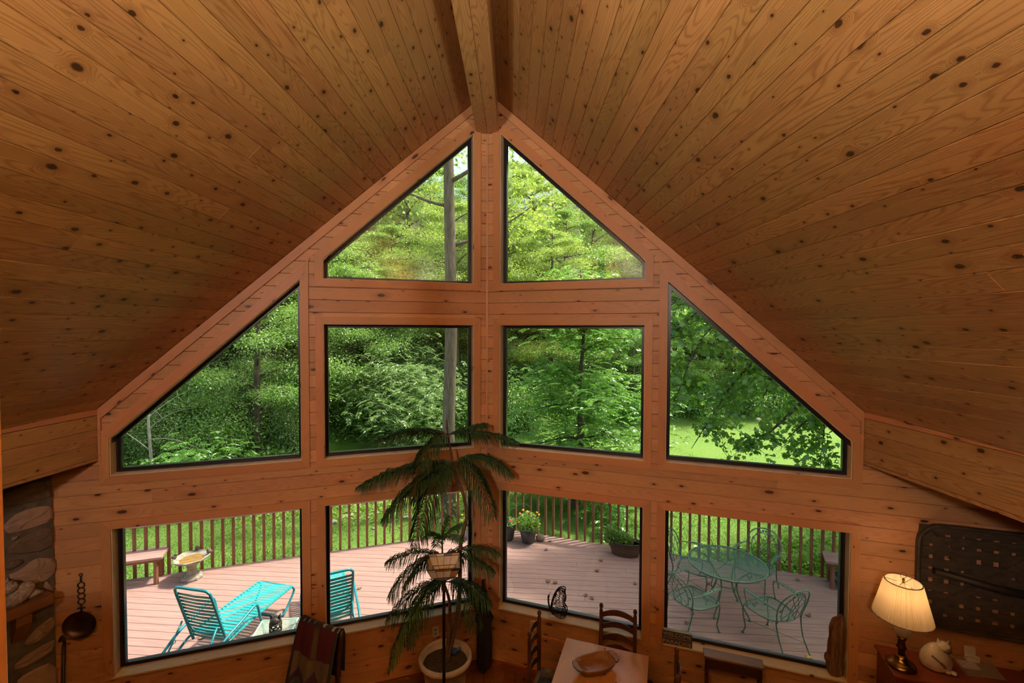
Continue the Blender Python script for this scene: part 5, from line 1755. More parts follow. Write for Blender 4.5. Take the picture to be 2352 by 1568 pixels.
b_ = MB().prism([CF(0.222, 1.60, -0.02) - CF(0.09, 1.602), CF(0.222, 1.60, 0.12) - CF(0.09, 1.602), CF(0.222, 1.50, 0.11) - CF(0.09, 1.602), CF(0.222, 1.345, 0.03) - CF(0.09, 1.602), CF(0.222, 1.34, -0.02) - CF(0.09, 1.602)], CDv * 0.10)
b_.build('bracket', M['plainpine'], mt_)
# owl figurine
ow = thing('owl_figurine', 'speckled stone owl figurine sitting on the mantel shelf', 'figurine', CF(0.285, 1.691, 0.075), math.radians(62))
m = MB(); Mx = Matrix.Rotation(math.radians(-38), 4, 'Y')
m.ball((0.0, 0, 0.075), (0.115, 0.07, 0.072), 14, 10, Mx)
m.build('body', M['owl'], ow, smooth=True)
m = MB().ball((-0.058, 0, 0.165), (0.055, 0.062, 0.052), 14, 10); m.build('head', M['owl'], ow, smooth=True)
for s in (-1, 1):
    MB().ball((-0.10, s * 0.028, 0.17), (0.012, 0.022, 0.022), 10, 8).build('eye', M['fstone2'], ow, smooth=True)
    MB().tube([(-0.06, s * 0.04, 0.20), (-0.055, s * 0.052, 0.235)], [0.016, 0.002], 6).build('ear_tuft', M['owl'], ow)
MB().tube([(-0.108, 0, 0.163), (-0.125, 0, 0.148)], [0.010, 0.001], 6).build('beak', M['fstone2'], ow)
MB().tube([(0.06, 0, 0.05), (0.15, 0, 0.02)], [0.045, 0.012], 8).build('tail', M['owl'], ow, smooth=True)

# ladle on the wall
ld = thing('hanging_ladle', 'old iron ladle with a ring-chain handle hung on the left wall', 'ladle', W(-1, 3.945, 1.20, N_IN))
def WL(e, z, n): return W(-1, e, z, N_IN + n) - W(-1, 3.945, 1.20, N_IN)
m = MB()
for k in range(4):
    zc = 1.66 - 0.052 * k
    m.tube([WL(3.945 + 0.026 * math.cos(a), zc + 0.026 * math.sin(a), 0.012) for a in np.linspace(0, 2 * np.pi, 17)[:-1]], 0.005, 6, closed=True)
m.tube([WL(3.945, 1.69, 0.012), WL(3.945, 1.745, 0.012)], 0.007, 6)
m.tube([WL(3.945 + 0.012 * math.cos(a), 1.757 + 0.012 * math.sin(a), 0.012) for a in np.linspace(0, 2 * np.pi, 13)[:-1]], 0.004, 6, closed=True)
m.tube([WL(3.945, 1.478, 0.012), WL(3.945, 1.40, 0.016)], 0.008, 6)
m.tube([WL(3.915, 1.445, 0.014), WL(3.975, 1.445, 0.014)], 0.006, 6)
m.build('handle', M['iron_old'], ld, smooth=True)
m = MB()
rings = []
for r, dp in ((0.125, 0.05), (0.128, 0.055), (0.124, 0.045), (0.105, 0.022), (0.07, 0.010), (0.0, 0.006)):
    rings.append([WL(3.945 + r * math.cos(a), 1.305 + r * math.sin(a), dp) for a in np.linspace(0, 2 * np.pi, 29)[:-1]])
vs = [p for rg_ in rings for p in rg_]
k = 28
m.add(vs, [(i * k + j, i * k + (j + 1) % k, (i + 1) * k + (j + 1) % k, (i + 1) * k + j) for i in range(5) for j in range(k)])
m.build('bowl', M['copper'], ld, smooth=True)
# fire poker leaning in the corner
pk = thing('fire_poker', 'black iron fire tool leaning in the corner by the chimney', 'fire tool', (-4.15, 4.05, 0))
MB().tube([(-0.02, 0.02, 0.0), (-0.005, 0.05, 0.5), (0.0, 0.075, 1.12)], 0.014, 8).build('rod', M['iron_old'], pk, smooth=True)
MB().tube(spline([(0.0, 0.075, 1.10), (0.0, 0.08, 1.16), (-0.02, 0.075, 1.20), (-0.035, 0.07, 1.16)], 4), 0.012, 7).build('handle', M['iron_old'], pk, smooth=True)
MB().lathe([(0.0, 0.0), (0.10, 0.0), (0.09, 0.02), (0.0, 0.03)], 14, (-0.02, 0.02, 0)).build('base', M['iron_old'], pk)

# outlets
for side, e, z, lab in ((-1, 0.652, 0.53, 'white wall outlet behind the large plant pot'), (1, 0.62, 0.60, 'white wall outlet behind the left ladder-back chair')):
    o = thing('wall_outlet', lab, 'outlet', W(side, e, z, N_IN))
    MBx = wall_matrix(side, e, z, N_IN); MBx.translation = (0, 0, 0)
    MB().bbox((-0.036, -0.058, 0.0), (0.036, 0.058, 0.006), 0.002, MBx).build('cover_plate', M['porcelain'], o)
    for dz in (-0.022, 0.022):
        MB().bbox((-0.015, dz - 0.013, 0.005), (0.015, dz + 0.013, 0.009), 0.002, MBx).build('socket', M['potrim'], o)

# ------------------------------------------------ Norfolk pine in its pot
PX, PY = -0.75, 4.955
pot = thing('large_plant_pot', 'large off-white round pot with dark gravelly soil', 'pot', (PX, PY, 0))
MB().lathe([(0.0, 0.0), (0.195, 0.0), (0.205, 0.02), (0.225, 0.20), (0.255, 0.385), (0.286, 0.392), (0.293, 0.41), (0.293, 0.435), (0.283, 0.452), (0.262, 0.452), (0.252, 0.43), (0.243, 0.34)], 44).build('pot', M['whitepot'], pot, smooth=True)
rs = random.Random(31)
sv = MB(); K = 26
vs = [(0, 0, 0.368)]
for i in range(1, 9):
    for k in range(K):
        a = 2 * math.pi * k / K; r = 0.246 * i / 8
        vs.append((r * math.cos(a), r * math.sin(a), 0.362 + rs.uniform(-0.008, 0.008) + 0.01 * (1 - i / 8)))
fs = [(0, 1 + k, 1 + (k + 1) % K) for k in range(K)] + [(1 + (i - 1) * K + k, 1 + (i - 1) * K + (k + 1) % K, 1 + i * K + (k + 1) % K, 1 + i * K + k)[::-1] for i in range(1, 8) for k in range(K)]
sv.add(vs, [f[::-1] if len(f) == 4 else f for f in fs]).build('soil', M['soil'], pot)
bd = thing('blue_bird_ornament', 'small glossy blue bird ornament on the soil of the big pot', 'ornament', (-0.675, 5.075, 0.372), math.radians(200))
bm_ = plain('blue_ceramic', (0.06, 0.20, 0.68), 0.2)
MB().ball((0, 0, 0.036), (0.045, 0.034, 0.034), 14, 10).build('body', bm_, bd, smooth=True)
MB().ball((0.03, 0, 0.078), (0.026, 0.023, 0.022), 12, 8).build('head', bm_, bd, smooth=True)
MB().tube([(0.052, 0, 0.078), (0.07, 0, 0.074)], [0.008, 0.001], 6).build('beak', M['pot'], bd)
MB().tube([(-0.03, 0, 0.04), (-0.085, 0, 0.055)], [0.02, 0.012], 7).build('tail', bm_, bd, smooth=True)

npn = thing('norfolk_pine', 'tall drooping Norfolk Island pine growing from the off-white pot', 'house plant', (PX, PY, 0.36))
PO = Vector((PX, PY, 0.36))
def pl_(p): return Vector(p) - PO
tk = [(-0.744, 4.95, 0.33), (-0.667, 4.95, 0.668), (-0.609, 4.95, 0.962), (-0.59, 4.95, 1.302), (-0.585, 4.95, 1.641), (-0.552, 4.95, 1.835), (-0.514, 4.95, 2.028), (-0.561, 4.95, 2.268), (-0.642, 4.95, 2.484), (-0.685, 4.95, 2.699), (-0.718, 4.95, 2.89), (-0.732, 4.95, 3.06)]
tp = spline([pl_(p) for p in tk], 4)
MB().tube(tp, [0.030 - 0.022 * i / (len(tp) - 1) for i in range(len(tp))], 9).build('trunk', M['stem'], npn, smooth=True)
tk2 = [(-0.751, 4.93, 0.33), (-0.702, 4.93, 0.731), (-0.702, 4.93, 1.071), (-0.769, 4.93, 1.312), (-0.778, 4.93, 1.602), (-0.778, 4.93, 1.90)]
tp = spline([pl_(p) for p in tk2], 4)
MB().tube(tp, [0.024 - 0.018 * i / (len(tp) - 1) for i in range(len(tp))], 9).build('trunk', M['stem'], npn, smooth=True)
rn = np.random.default_rng(55)
def frond(root, tip, rise, mat, blen=0.13, spacing=0.0070, hang=0.75, name='frond', brown=0.0):
    """arching branch with two ranks of soft rope-like branchlets that droop"""
    a, c = pl_(root), pl_(tip)
    mid = a.lerp(c, 0.5) + Vector((0, 0, rise))
    L = (c - a).length
    br = bez(a, mid, c, 14)
    fo = MB().tube(br, [0.0065 * (1 - 0.75 * i / 14) for i in range(15)], 6).build(name, M['stem'], npn, smooth=True)
    n = int(L / spacing)
    V, F = [], []
    VB, FB = [], []
    for k in range(n):
        f = (k + 0.5) / n
        t_ = 0.06 + 0.94 * f
        i = min(int(t_ * 14), 13); w = t_ * 14 - i
        p = br[i].lerp(br[i + 1], w)
        tang = (br[i + 1] - br[i]).normalized()
        side = tang.cross(Vector((0, 0, 1)))
        if side.length < 0.2: side = Vector((1, 0, 0))
        side.normalize()
        ll = 1.2 * blen * (0.45 + 0.75 * math.sin(math.pi * min(1, 0.12 + 0.82 * f)) ** 0.7) * rn.uniform(0.75, 1.15)
        if f > 0.85: ll *= 1.0 - 0.6 * (f - 0.85) / 0.15
        for s in (-1, 1):
            d0 = (side * s * rn.uniform(0.6, 1.0) + tang * rn.uniform(0.45, 0.8) + Vector((0, 0, rn.uniform(-0.15, 0.2)))).normalized()
            p1 = p + d0 * ll * 0.5
            p2 = p + d0 * ll * 0.85 + Vector((0, 0, -hang * ll * rn.uniform(0.5, 1.0)))
            pts = [p, p.lerp(p1, 0.6) + Vector((0, 0, 0.004)), p1, p2.lerp(p1, 0.4), p2]
            rad = [0.0024, 0.0034, 0.0037, 0.0031, 0.0008]
            isb = rn.random() < brown and f > 0.5
            tV, tF = (VB, FB) if isb else (V, F)
            b0 = len(tV)
            for q, pt in enumerate(pts):
                dn = (pts[min(q + 1, 4)] - pts[max(q - 1, 0)])
                u = dn.orthogonal().normalized() * rad[q]; v = dn.normalized().cross(u)
                tV.extend([pt + u, pt - u * 0.5 + v * 0.866, pt - u * 0.5 - v * 0.866])
            for q in range(4):
                for e in range(3):
                    tF.append((b0 + q * 3 + e, b0 + q * 3 + (e + 1) % 3, b0 + q * 3 + 3 + (e + 1) % 3, b0 + q * 3 + 3 + e))
    o = link_mesh('needles', np_mesh('needles', [v[:] for v in V], F), mat, fo); o['kind'] = 'stuff'
    if VB:
        o = link_mesh('dry_needles', np_mesh('dry_needles', [v[:] for v in VB], FB), M['needlebrown'], fo); o['kind'] = 'stuff'
w1 = (-0.718, 4.95, 2.90); w2 = (-0.652, 4.95, 2.60); w3 = (-0.781, 4.94, 1.75); w4 = (-0.778, 4.94, 1.582); w5 = (-0.714, 4.94, 1.28)
for root, tip, rise, bl in ((w1, (-1.446, 4.75, 2.875), 0.16, 0.12), (w1, (-0.297, 5.05, 3.00), 0.02, 0.11), (w1, (0.04, 4.85, 2.845), 0.11, 0.12), (w1, (-0.981, 4.6, 2.66), 0.14, 0.14), (w1, (-1.20, 4.98, 2.93), 0.08, 0.08),
                            (w2, (-1.668, 4.8, 2.363), 0.17, 0.13), (w2, (-1.334, 4.6, 2.10), 0.22, 0.16), (w2, (-0.997, 4.5, 1.86), 0.42, 0.17), (w2, (-0.014, 4.9, 2.48), 0.25, 0.13), (w2, (-0.20, 4.7, 2.10), 0.35, 0.16), (w2, (-1.10, 4.86, 2.20), 0.2, 0.14)):
    frond(root, tip, rise, M['needle'], bl, brown=0.12 if tip[0] > -0.3 and tip[2] < 2.3 else 0.0)
for root, tip, rise, bl in ((w3, (-0.721, 5.0, 1.985), 0.03, 0.07), (w3, (-0.90, 4.8, 1.877), 0.06, 0.08), (w3, (-0.52, 5.03, 1.88), 0.08, 0.08), (w3, (-0.548, 4.75, 1.80), 0.10, 0.08), (w3, (-1.0, 5.05, 1.72), 0.10, 0.08), (w3, (-0.80, 4.7, 1.78), 0.1, 0.08)):
    frond(root, tip, rise, M['needle_new'], bl, hang=0.25)
for root, tip, rise, bl in ((w4, (-1.366, 4.8, 1.555), 0.14, 0.12), (w4, (-0.162, 5.0, 1.57), 0.12, 0.12), (w4, (-0.206, 4.8, 1.46), 0.12, 0.12), (w4, (-1.293, 4.65, 1.27), 0.22, 0.14), (w4, (-1.206, 4.98, 1.22), 0.2, 0.13),
                            (w5, (-1.331, 4.7, 0.99), 0.25, 0.14), (w5, (-0.242, 4.8, 1.10), 0.18, 0.14), (w5, (-1.098, 4.6, 0.80), 0.40, 0.14), (w5, (-1.282, 4.58, 0.54), 0.55, 0.12), (w5, (-0.42, 5.02, 1.12), 0.12, 0.12), (w5, (-0.36, 4.66, 0.93), 0.25, 0.13)):
    frond(root, tip, rise, M['needle'] if tip[2] > 1.15 else M['needle_new'] if tip[2] < 0.6 else M['needle'], bl, spacing=0.0090)

# ------------------------------------------------ torchiere with a leaded glass shade
TX, TY = -0.705, 4.56
tl = thing('torchiere_lamp', 'dark pole floor lamp with a square leaded glass shade before the pine', 'floor lamp', (TX, TY, 0))
MB().lathe([(0.0, 0.0), (0.14, 0.0), (0.135, 0.02), (0.05, 0.04), (0.02, 0.06), (0.0, 0.06)], 24).build('base', M['iron_old'], tl, smooth=True)
MB().lathe([(0.0, 0.05), (0.0155, 0.05), (0.0155, 1.47), (0.022, 1.48), (0.03, 1.515), (0.022, 1.53), (0.0, 1.53)], 14).build('pole', M['iron_old'], tl, smooth=True)
gl_c = plain('cream_slag_glass', (0.80, 0.70, 0.54), 0.25, col2=(0.66, 0.56, 0.42), scale=14)
gl_a = plain('amber_glass', (0.50, 0.25, 0.05), 0.25); gl_b = plain('blue_glass', (0.04, 0.05, 0.16), 0.25)
came = MB()
rotz = math.radians(8)
R0, R1, R2 = 0.034, 0.118, 0.163
Z0, Z1, Z2 = 1.525, 1.60, 1.705
def sq(r, k):
    a = rotz + math.pi / 4 + k * math.pi / 2
    return Vector((r * math.sqrt(2) * math.cos(a), r * math.sqrt(2) * math.sin(a), 0))
for k in range(4):
    lv = [[sq(r, k).lerp(sq(r, k + 1), f) + Vector((0, 0, z)) for f in (0, 0.25, 0.5, 0.75, 1.0)] for r, z in ((R0, Z0), (R1, Z1), (R1 + 0.033, Z1 + 0.08), (R2, Z2))]
    for j in range(4):
        for b0, mat_ in ((0, gl_c), (1, gl_c), (2, (gl_a, gl_b, gl_c, gl_a)[(j + k) % 4])):
            q = [lv[b0][j], lv[b0][j + 1], lv[b0 + 1][j + 1], lv[b0 + 1][j]]
            n_ = (q[1] - q[0]).cross(q[3] - q[0]).normalized()
            if (k, j, b0) == (2, 3, 1): mat_ = gl_a
            MB().prism([p - n_ * 0.0015 for p in q], n_ * 0.003).build('glass_panel', mat_, tl)
        for b0 in (0, 1, 2):
            came.tube([lv[b0][j], lv[b0 + 1][j]], 0.0028, 5)
    for b0 in (1, 2, 3):
        came.tube([lv[b0][0], lv[b0][4]], 0.0040 if b0 != 2 else 0.0028, 5)
came.build('lead_came', M['iron_old'], tl)
MB().ball((0, 0, 1.60), (0.028, 0.028, 0.034), 12, 8).build('bulb', M['porcelain'], tl, smooth=True)
MB().lathe([(0.0, 1.53), (0.02, 1.53), (0.02, 1.575), (0.0, 1.575)], 12).build('socket', M['porcelain'], tl)

# folded black umbrella standing in the prow corner
um = thing('folded_umbrella', 'folded black garden umbrella propped upright in the prow corner', 'umbrella', (-0.345, 5.285, 0))
MB().tube([(0, 0, 0.0), (-0.005, 0.01, 0.6), (-0.012, 0.02, 1.10)], 0.016, 8).build('pole', M['iron_old'], um, smooth=True)
m = MB(); K = 20
prof = [(0.03, 0.035), (0.06, 0.062), (0.14, 0.082), (0.30, 0.086), (0.48, 0.084), (0.60, 0.080), (0.66, 0.086), (0.70, 0.070)]
vs = []
for (z, r) in prof:
    for k in range(K):
        a = 2 * math.pi * k / K
        rr = r * (1 + 0.16 * (1 if k % 4 == 0 else -0.35 if k % 4 == 2 else 0))
        if z > 0.6: rr *= 1 + 0.22 * math.sin(a * 2 + 1)
        vs.append((rr * math.cos(a) - 0.006 * z, rr * math.sin(a) + 0.01 * z, z + (0.03 * math.sin(2 * a) if z > 0.6 else 0)))
m.add(vs, [(i * K + k, i * K + (k + 1) % K, (i + 1) * K + (k + 1) % K, (i + 1) * K + k) for i in range(len(prof) - 1) for k in range(K)] + [tuple(range(K))[::-1]])
m.build('canopy', M['cloth_black'], um, smooth=True)
m = MB(); vs = []
for (z, r) in ((0.62, 0.055), (0.75, 0.05), (0.88, 0.042), (0.97, 0.036), (1.0, 0.02)):
    for k in range(K):
        a = 2 * math.pi * k / K; rr = r * (1 + 0.2 * (1 if k % 5 == 0 else -0.1))
        vs.append((rr * math.cos(a) - 0.009 * z, rr * math.sin(a) + 0.014 * z, z))
m.add(vs, [(i * K + k, i * K + (k + 1) % K, (i + 1) * K + (k + 1) % K, (i + 1) * K + k) for i in range(4) for k in range(K)])
m.build('cover_sleeve', M['cloth_black'], um, smooth=True)

# ------------------------------------------------ dining table, bowl, ladder-back chairs
UD = Vector((CQ, -SQ, 0)); VD = Vector((-SQ, -CQ, 0))            # along and away from the right wall
TB = Vector((0.57, 4.815, 0))
dt = thing('dining_table', 'honey pine dining table with a plank top below the right windows', 'table', TB, math.atan2(UD.y, UD.x))
# local x along the wall, local y towards the wall
for k in range(6):
    Mx = Matrix.Translation((0.0, -1.35, 0))
    w = 0.845 / 6
    me = plank_mesh(1.35, w, 0.03, 0.0003)
    o = link_mesh('table_board', me, M['tablewood'], dt)
    o.matrix_local = Matrix(((0, -1, 0, w * (k + 1)), (1, 0, 0, -1.35), (0, 0, 1, 0.75), (0, 0, 0, 1)))
for x in (0.05, 0.795):
    for y in (-0.06, -1.29):
        MB().lathe([(0.0, 0.0), (0.022, 0.0), (0.026, 0.10), (0.034, 0.30), (0.026, 0.50), (0.036, 0.56), (0.036, 0.72), (0.0, 0.72)], 14, (x, y, 0)).build('leg', M['tablewood'], dt, smooth=True)
for a, b_ in (((0.05, -0.07, 0.62), (0.795, -0.05, 0.72)), ((0.05, -1.30, 0.62), (0.795, -1.28, 0.72)), ((0.04, -1.29, 0.62), (0.06, -0.06, 0.72)), ((0.785, -1.29, 0.62), (0.805, -0.06, 0.72))):
    MB().bbox(a, b_, 0.003).build('apron', M['tablewood'], dt)
# carved dough bowl
bo = thing('dough_bowl', 'long carved wooden dough bowl with two end handles on the dining table', 'bowl', (0.80, 4.345, 0.75), math.atan2(0.16, 0.445))
m = MB()
def ob(a, L, Wd, sq_=2.8):
    c, s = math.cos(a), math.sin(a)
    return (L * math.copysign(abs(c) ** (2 / sq_), c), Wd * math.copysign(abs(s) ** (2 / sq_), s))
K = 40; vs = []
lev = [(0.13, 0.055, 0.002), (0.16, 0.075, 0.012), (0.195, 0.108, 0.060), (0.205, 0.122, 0.088), (0.192, 0.112, 0.090), (0.168, 0.092, 0.058), (0.13, 0.062, 0.030), (0.06, 0.03, 0.022)]
for (L, Wd, z) in lev:
    for k in range(K):
        x, y = ob(2 * math.pi * k / K, L, Wd); vs.append((x, y, z + 0.012 * (abs(x) / 0.2) ** 2 * (z > 0.05)))
m.add(vs, [(i * K + k, i * K + (k + 1) % K, (i + 1) * K + (k + 1) % K, (i + 1) * K + k) for i in range(len(lev) - 1) for k in range(K)] + [tuple(range(K))[::-1], tuple((len(lev) - 1) * K + k for k in range(K))])
m.build('bowl', M['bowlwood'], bo, smooth=True)
for s in (-1, 1):
    MB().prism([(s * 0.185, -0.085, 0.082), (s * 0.185, 0.085, 0.082), (s * 0.225, 0.06, 0.088), (s * 0.240, 0.0, 0.09), (s * 0.225, -0.06, 0.088)][::s], (0, 0, 0.018)).build('handle', M['bowlwood'], bo)

def ladder_chair(label, c, face, cushion=False):
    """c: centre of the back at the floor; face: direction the sitter looks"""
    t = thing('ladder_back_chair', label, 'chair', (c[0], c[1], 0), math.atan2(face[1], face[0]), 'ladder-back dining chairs')
    hw = 0.178
    for s in (-1, 1):
        MB().lathe([(0.0, 0.0), (0.014, 0.0), (0.019, 0.10), (0.0205, 0.45), (0.020, 1.005), (0.016, 1.018), (0.011, 1.026), (0.016, 1.035), (0.0215, 1.052), (0.0205, 1.068), (0.012, 1.082), (0.0, 1.085)], 14, (0, s * hw, 0)).build('back_post', M['chairwood'], t, smooth=True)
        MB().lathe([(0.0, 0.0), (0.014, 0.0), (0.020, 0.15), (0.021, 0.44), (0.012, 0.455), (0.0, 0.455)], 12, (0.36, s * (hw + 0.04), 0)).build('leg', M['chairwood'], t, smooth=True)
        for z in (0.15, 0.28):
            MB().tube([(0, s * hw, z), (0.36, s * (hw + 0.04), z)], 0.010, 7).build('stretcher', M['chairwood'], t, smooth=True)
    for z in (0.20, 0.34):
        MB().tube([(0.36, -hw - 0.04, z), (0.36, hw + 0.04, z)], 0.010, 7).build('stretcher', M['chairwood'], t, smooth=True)
    MB().tube([(0, -hw, 0.22), (0, hw, 0.22)], 0.010, 7).build('stretcher', M['chairwood'], t, smooth=True)
    # curved slats with a bowed upper edge
    for k in range(4):
        zb = 0.545 + 0.128 * k
        m = MB(); vs = []; n = 12
        for i in range(n + 1):
            f = -1 + 2 * i / n
            y = f * hw; x = -0.032 * (1 - f * f)
            bow = 0.028 * (1 - f * f); hgt = 0.052 + 0.012 * math.cos(f * math.pi / 2)
            for (dx, z) in ((-0.005, zb + bow), (0.005, zb + bow), (0.005, zb + bow + hgt), (-0.005, zb + bow + hgt)):
                vs.append((x + dx, y, z))
        m.add(vs, [(i * 4 + e, i * 4 + (e + 1) % 4, i * 4 + 4 + (e + 1) % 4, i * 4 + 4 + e) for i in range(n) for e in range(4)] + [(3, 2, 1, 0), (n * 4, n * 4 + 1, n * 4 + 2, n * 4 + 3)])
        m.build('back_slat', M['chairwood'], t, smooth=False)
    MB().bbox((-0.01, -hw - 0.02, 0.425), (0.385, hw + 0.045, 0.455), 0.012).build('seat', plain('rush_seat', (0.36, 0.24, 0.12), 0.8, var=0.4, scale=40), t)
    if cushion:
        cu = MB().bbox((0.03, -0.175, 0.455), (0.38, 0.175, 0.505), 0.024)
        cu.build('cushion', plain('pale_floral_cushion', (0.50, 0.52, 0.54), 0.8, col2=(0.28, 0.16, 0.18), scale=16.0), t, smooth=True)
    return t
ladder_chair('ladder-back chair at the left end of the dining table with a pale cushion', (0.217, 4.582), (CQ, -SQ), True)
ladder_chair('ladder-back chair with its back to the window behind the dining table', (1.123, 4.832), (-SQ, -CQ))
ladder_chair('ladder-back chair at the right end of the dining table below the welcome sign', (1.47, 4.03), (-CQ, SQ))

# narrow dark side table against the wall
sd_ = Vector((1.915, 4.515, 0))
stt = thing('narrow_side_table', 'narrow dark wood side table pushed against the wall under the window', 'table', sd_, math.atan2(UD.y, UD.x))
MB().bbox((0.0, 0.0, 0.757), (0.545, 0.135, 0.78), 0.004).build('top', plain('side_table_top', (0.26, 0.13, 0.06), 0.3, col2=(0.19, 0.09, 0.04), scale=6, stretch=(1, 6, 6)), stt)
MB().bbox((0.02, 0.012, 0.655), (0.525, 0.028, 0.757), 0.002).build('apron', M['darkwood'], stt)
for x in (0.02, 0.500):
    for y in (0.012, 0.105):
        MB().bbox((x, y, 0.0), (x + 0.026, y + 0.026, 0.757), 0.003).build('leg', M['darkwood'], stt)
for x in (0.024, 0.508):
    MB().bbox((x, 0.03, 0.66), (x + 0.014, 0.115, 0.757), 0.002).build('apron', M['darkwood'], stt)

# ------------------------------------------------ chair with a woven throw
tc_ = thing('throw_chair', 'dark wooden chair covered by the woven throw at the lower left', 'chair', (-1.955, 4.47, 0), math.radians(222))
# local x: the way the sitter looks
ang = math.atan2(4.359 - 4.582, -1.671 + 2.17)
tc_.rotation_euler = (0, 0, ang - math.pi / 2)
hw = 0.262
for s in (-1, 1):
    MB().tube(spline([(-0.02, s * hw, 0.0), (0.0, s * hw, 0.45), (-0.02, s * hw, 0.8), (-0.06, s * hw, 1.08)], 4), 0.026, 8, flat=0.8).build('back_post', M['darkwood'], tc_, smooth=True)
    MB().bbox((0.40, s * hw - 0.022, 0), (0.444, s * hw + 0.022, 0.44), 0.004).build('leg', M['darkwood'], tc_)
for k in range(3):
    z = 0.62 + 0.18 * k
    MB().bbox((-0.052 - 0.02 * k, -hw, z), (-0.030 - 0.02 * k, hw, z + 0.075), 0.004).build('back_rail', M['darkwood'], tc_)
MB().bbox((-0.02, -hw - 0.02, 0.425), (0.45, hw + 0.02, 0.46), 0.01).build('seat', M['darkwood'], tc_)
# throw: hangs over the back, longer in front
thm, nt, b = new_mat('woven_throw')
h = NT(nt)
tcn = h.n('ShaderNodeTexCoord'); sx = h.n('ShaderNodeSeparateXYZ'); h.l(tcn.outputs['Object'], sx.inputs[0])
yy, zz = sx.outputs[1], sx.outputs[2]
str_ = h.noise(h.vmath('MULTIPLY', tcn.outputs['Object'], (40, 220, 3)), 1.0, 2.0, 0.7)
wv = h.noise(h.vmath('MULTIPLY', tcn.outputs['Object'], (4, 6, 6)), 1.0, 3.0)
bur = h.mix(str_, (0.030, 0.008, 0.024), (0.15, 0.022, 0.055))
tan = h.mix(str_, (0.075, 0.055, 0.045), (0.22, 0.165, 0.13))
pur = h.mix(str_, (0.020, 0.018, 0.055), (0.11, 0.03, 0.10))
navy = h.mix(str_, (0.012, 0.018, 0.04), (0.05, 0.05, 0.09))
edge = h.math('ADD', zz, h.math('MULTIPLY', h.math('ABSOLUTE', h.math('SINE', h.math('MULTIPLY', yy, 7.0))), -0.03))
c = h.mix(h.math('GREATER_THAN', edge, 0.79), tan, bur)
saw = h.math('ADD', zz, h.math('MULTIPLY', h.math('PINGPONG', h.math('ADD', yy, 0.04), 0.10), -1.25))
c = h.mix(h.math('LESS_THAN', saw, 0.585), c, pur)
c = h.mix(h.math('MULTIPLY', h.math('LESS_THAN', saw, 0.52), h.math('GREATER_THAN', wv, 0.52)), c, (0.07, 0.12, 0.13))
band = h.math('LESS_THAN', h.math('ABSOLUTE', h.math('ADD', yy, h.math('MULTIPLY', h.math('SUBTRACT', zz, 1.0), 0.12))), 0.028)
c = h.mix(h.math('MULTIPLY', band, h.math('GREATER_THAN', zz, 0.80)), c, (0.11, 0.09, 0.06))
c = h.mix(h.math('GREATER_THAN', h.math('ABSOLUTE', yy), 0.235), c, navy)
c = h.mix(h.math('GREATER_THAN', zz, 1.062), c, navy)
c = h.mix(h.math('MULTIPLY', h.math('GREATER_THAN', zz, 1.072), h.math('GREATER_THAN', h.noise(h.vmath('MULTIPLY', tcn.outputs['Object'], (3, 26, 3)), 1.0, 1.0), 0.60)), c, (0.5, 0.46, 0.44))
h.l(c, b.inputs['Base Color']); b.inputs['Roughness'].default_value = 0.9
prof = [(0.20, 0.30), (0.165, 0.42), (0.125, 0.58), (0.085, 0.74), (0.045, 0.90), (0.0, 1.03), (-0.025, 1.075), (-0.055, 1.092), (-0.085, 1.078), (-0.10, 1.03), (-0.098, 0.90), (-0.085, 0.76), (-0.08, 0.66)]
n = 22; vs = []
for (x, z) in prof:
    for i in range(n + 1):
        f = i / n; y = -0.262 + 0.524 * f
        fold = 0.010 * math.sin(f * 14 + z * 3) * min(1, max(0, (1.09 - z) * 4)) + 0.006 * math.sin(f * 31)* min(1, max(0, (1.09 - z) * 4))
        sag = -0.014 * math.sin(math.pi * f) * (z > 1.0)
        vs.append((x + fold, y * (1.0 + 0.10 * max(0, 0.9 - z)), z + sag))
m = MB().add(vs, [(r * (n + 1) + i, r * (n + 1) + i + 1, (r + 1) * (n + 1) + i + 1, (r + 1) * (n + 1) + i) for r in range(len(prof) - 1) for i in range(n)])
tw_ = m.build('woven_throw', thm, None, smooth=True)
md = tw_.modifiers.new('thick', 'SOLIDIFY'); md.thickness = 0.006; md.offset = 1
tw_.location = tc_.location; tw_.rotation_euler = tc_.rotation_euler
tag(tw_, 'burgundy, tan and purple woven throw draped over the dark chair back', 'throw')

# ------------------------------------------------ window-sill things
SILL = 0.7245 + 0.016
def on_sill(side, e, n): return W(side, e, SILL, n)
bf = thing('metal_butterfly', 'black openwork metal butterfly standing on the window sill', 'ornament', on_sill(1, 0.812, 0.075), math.atan2(UD.y, UD.x))
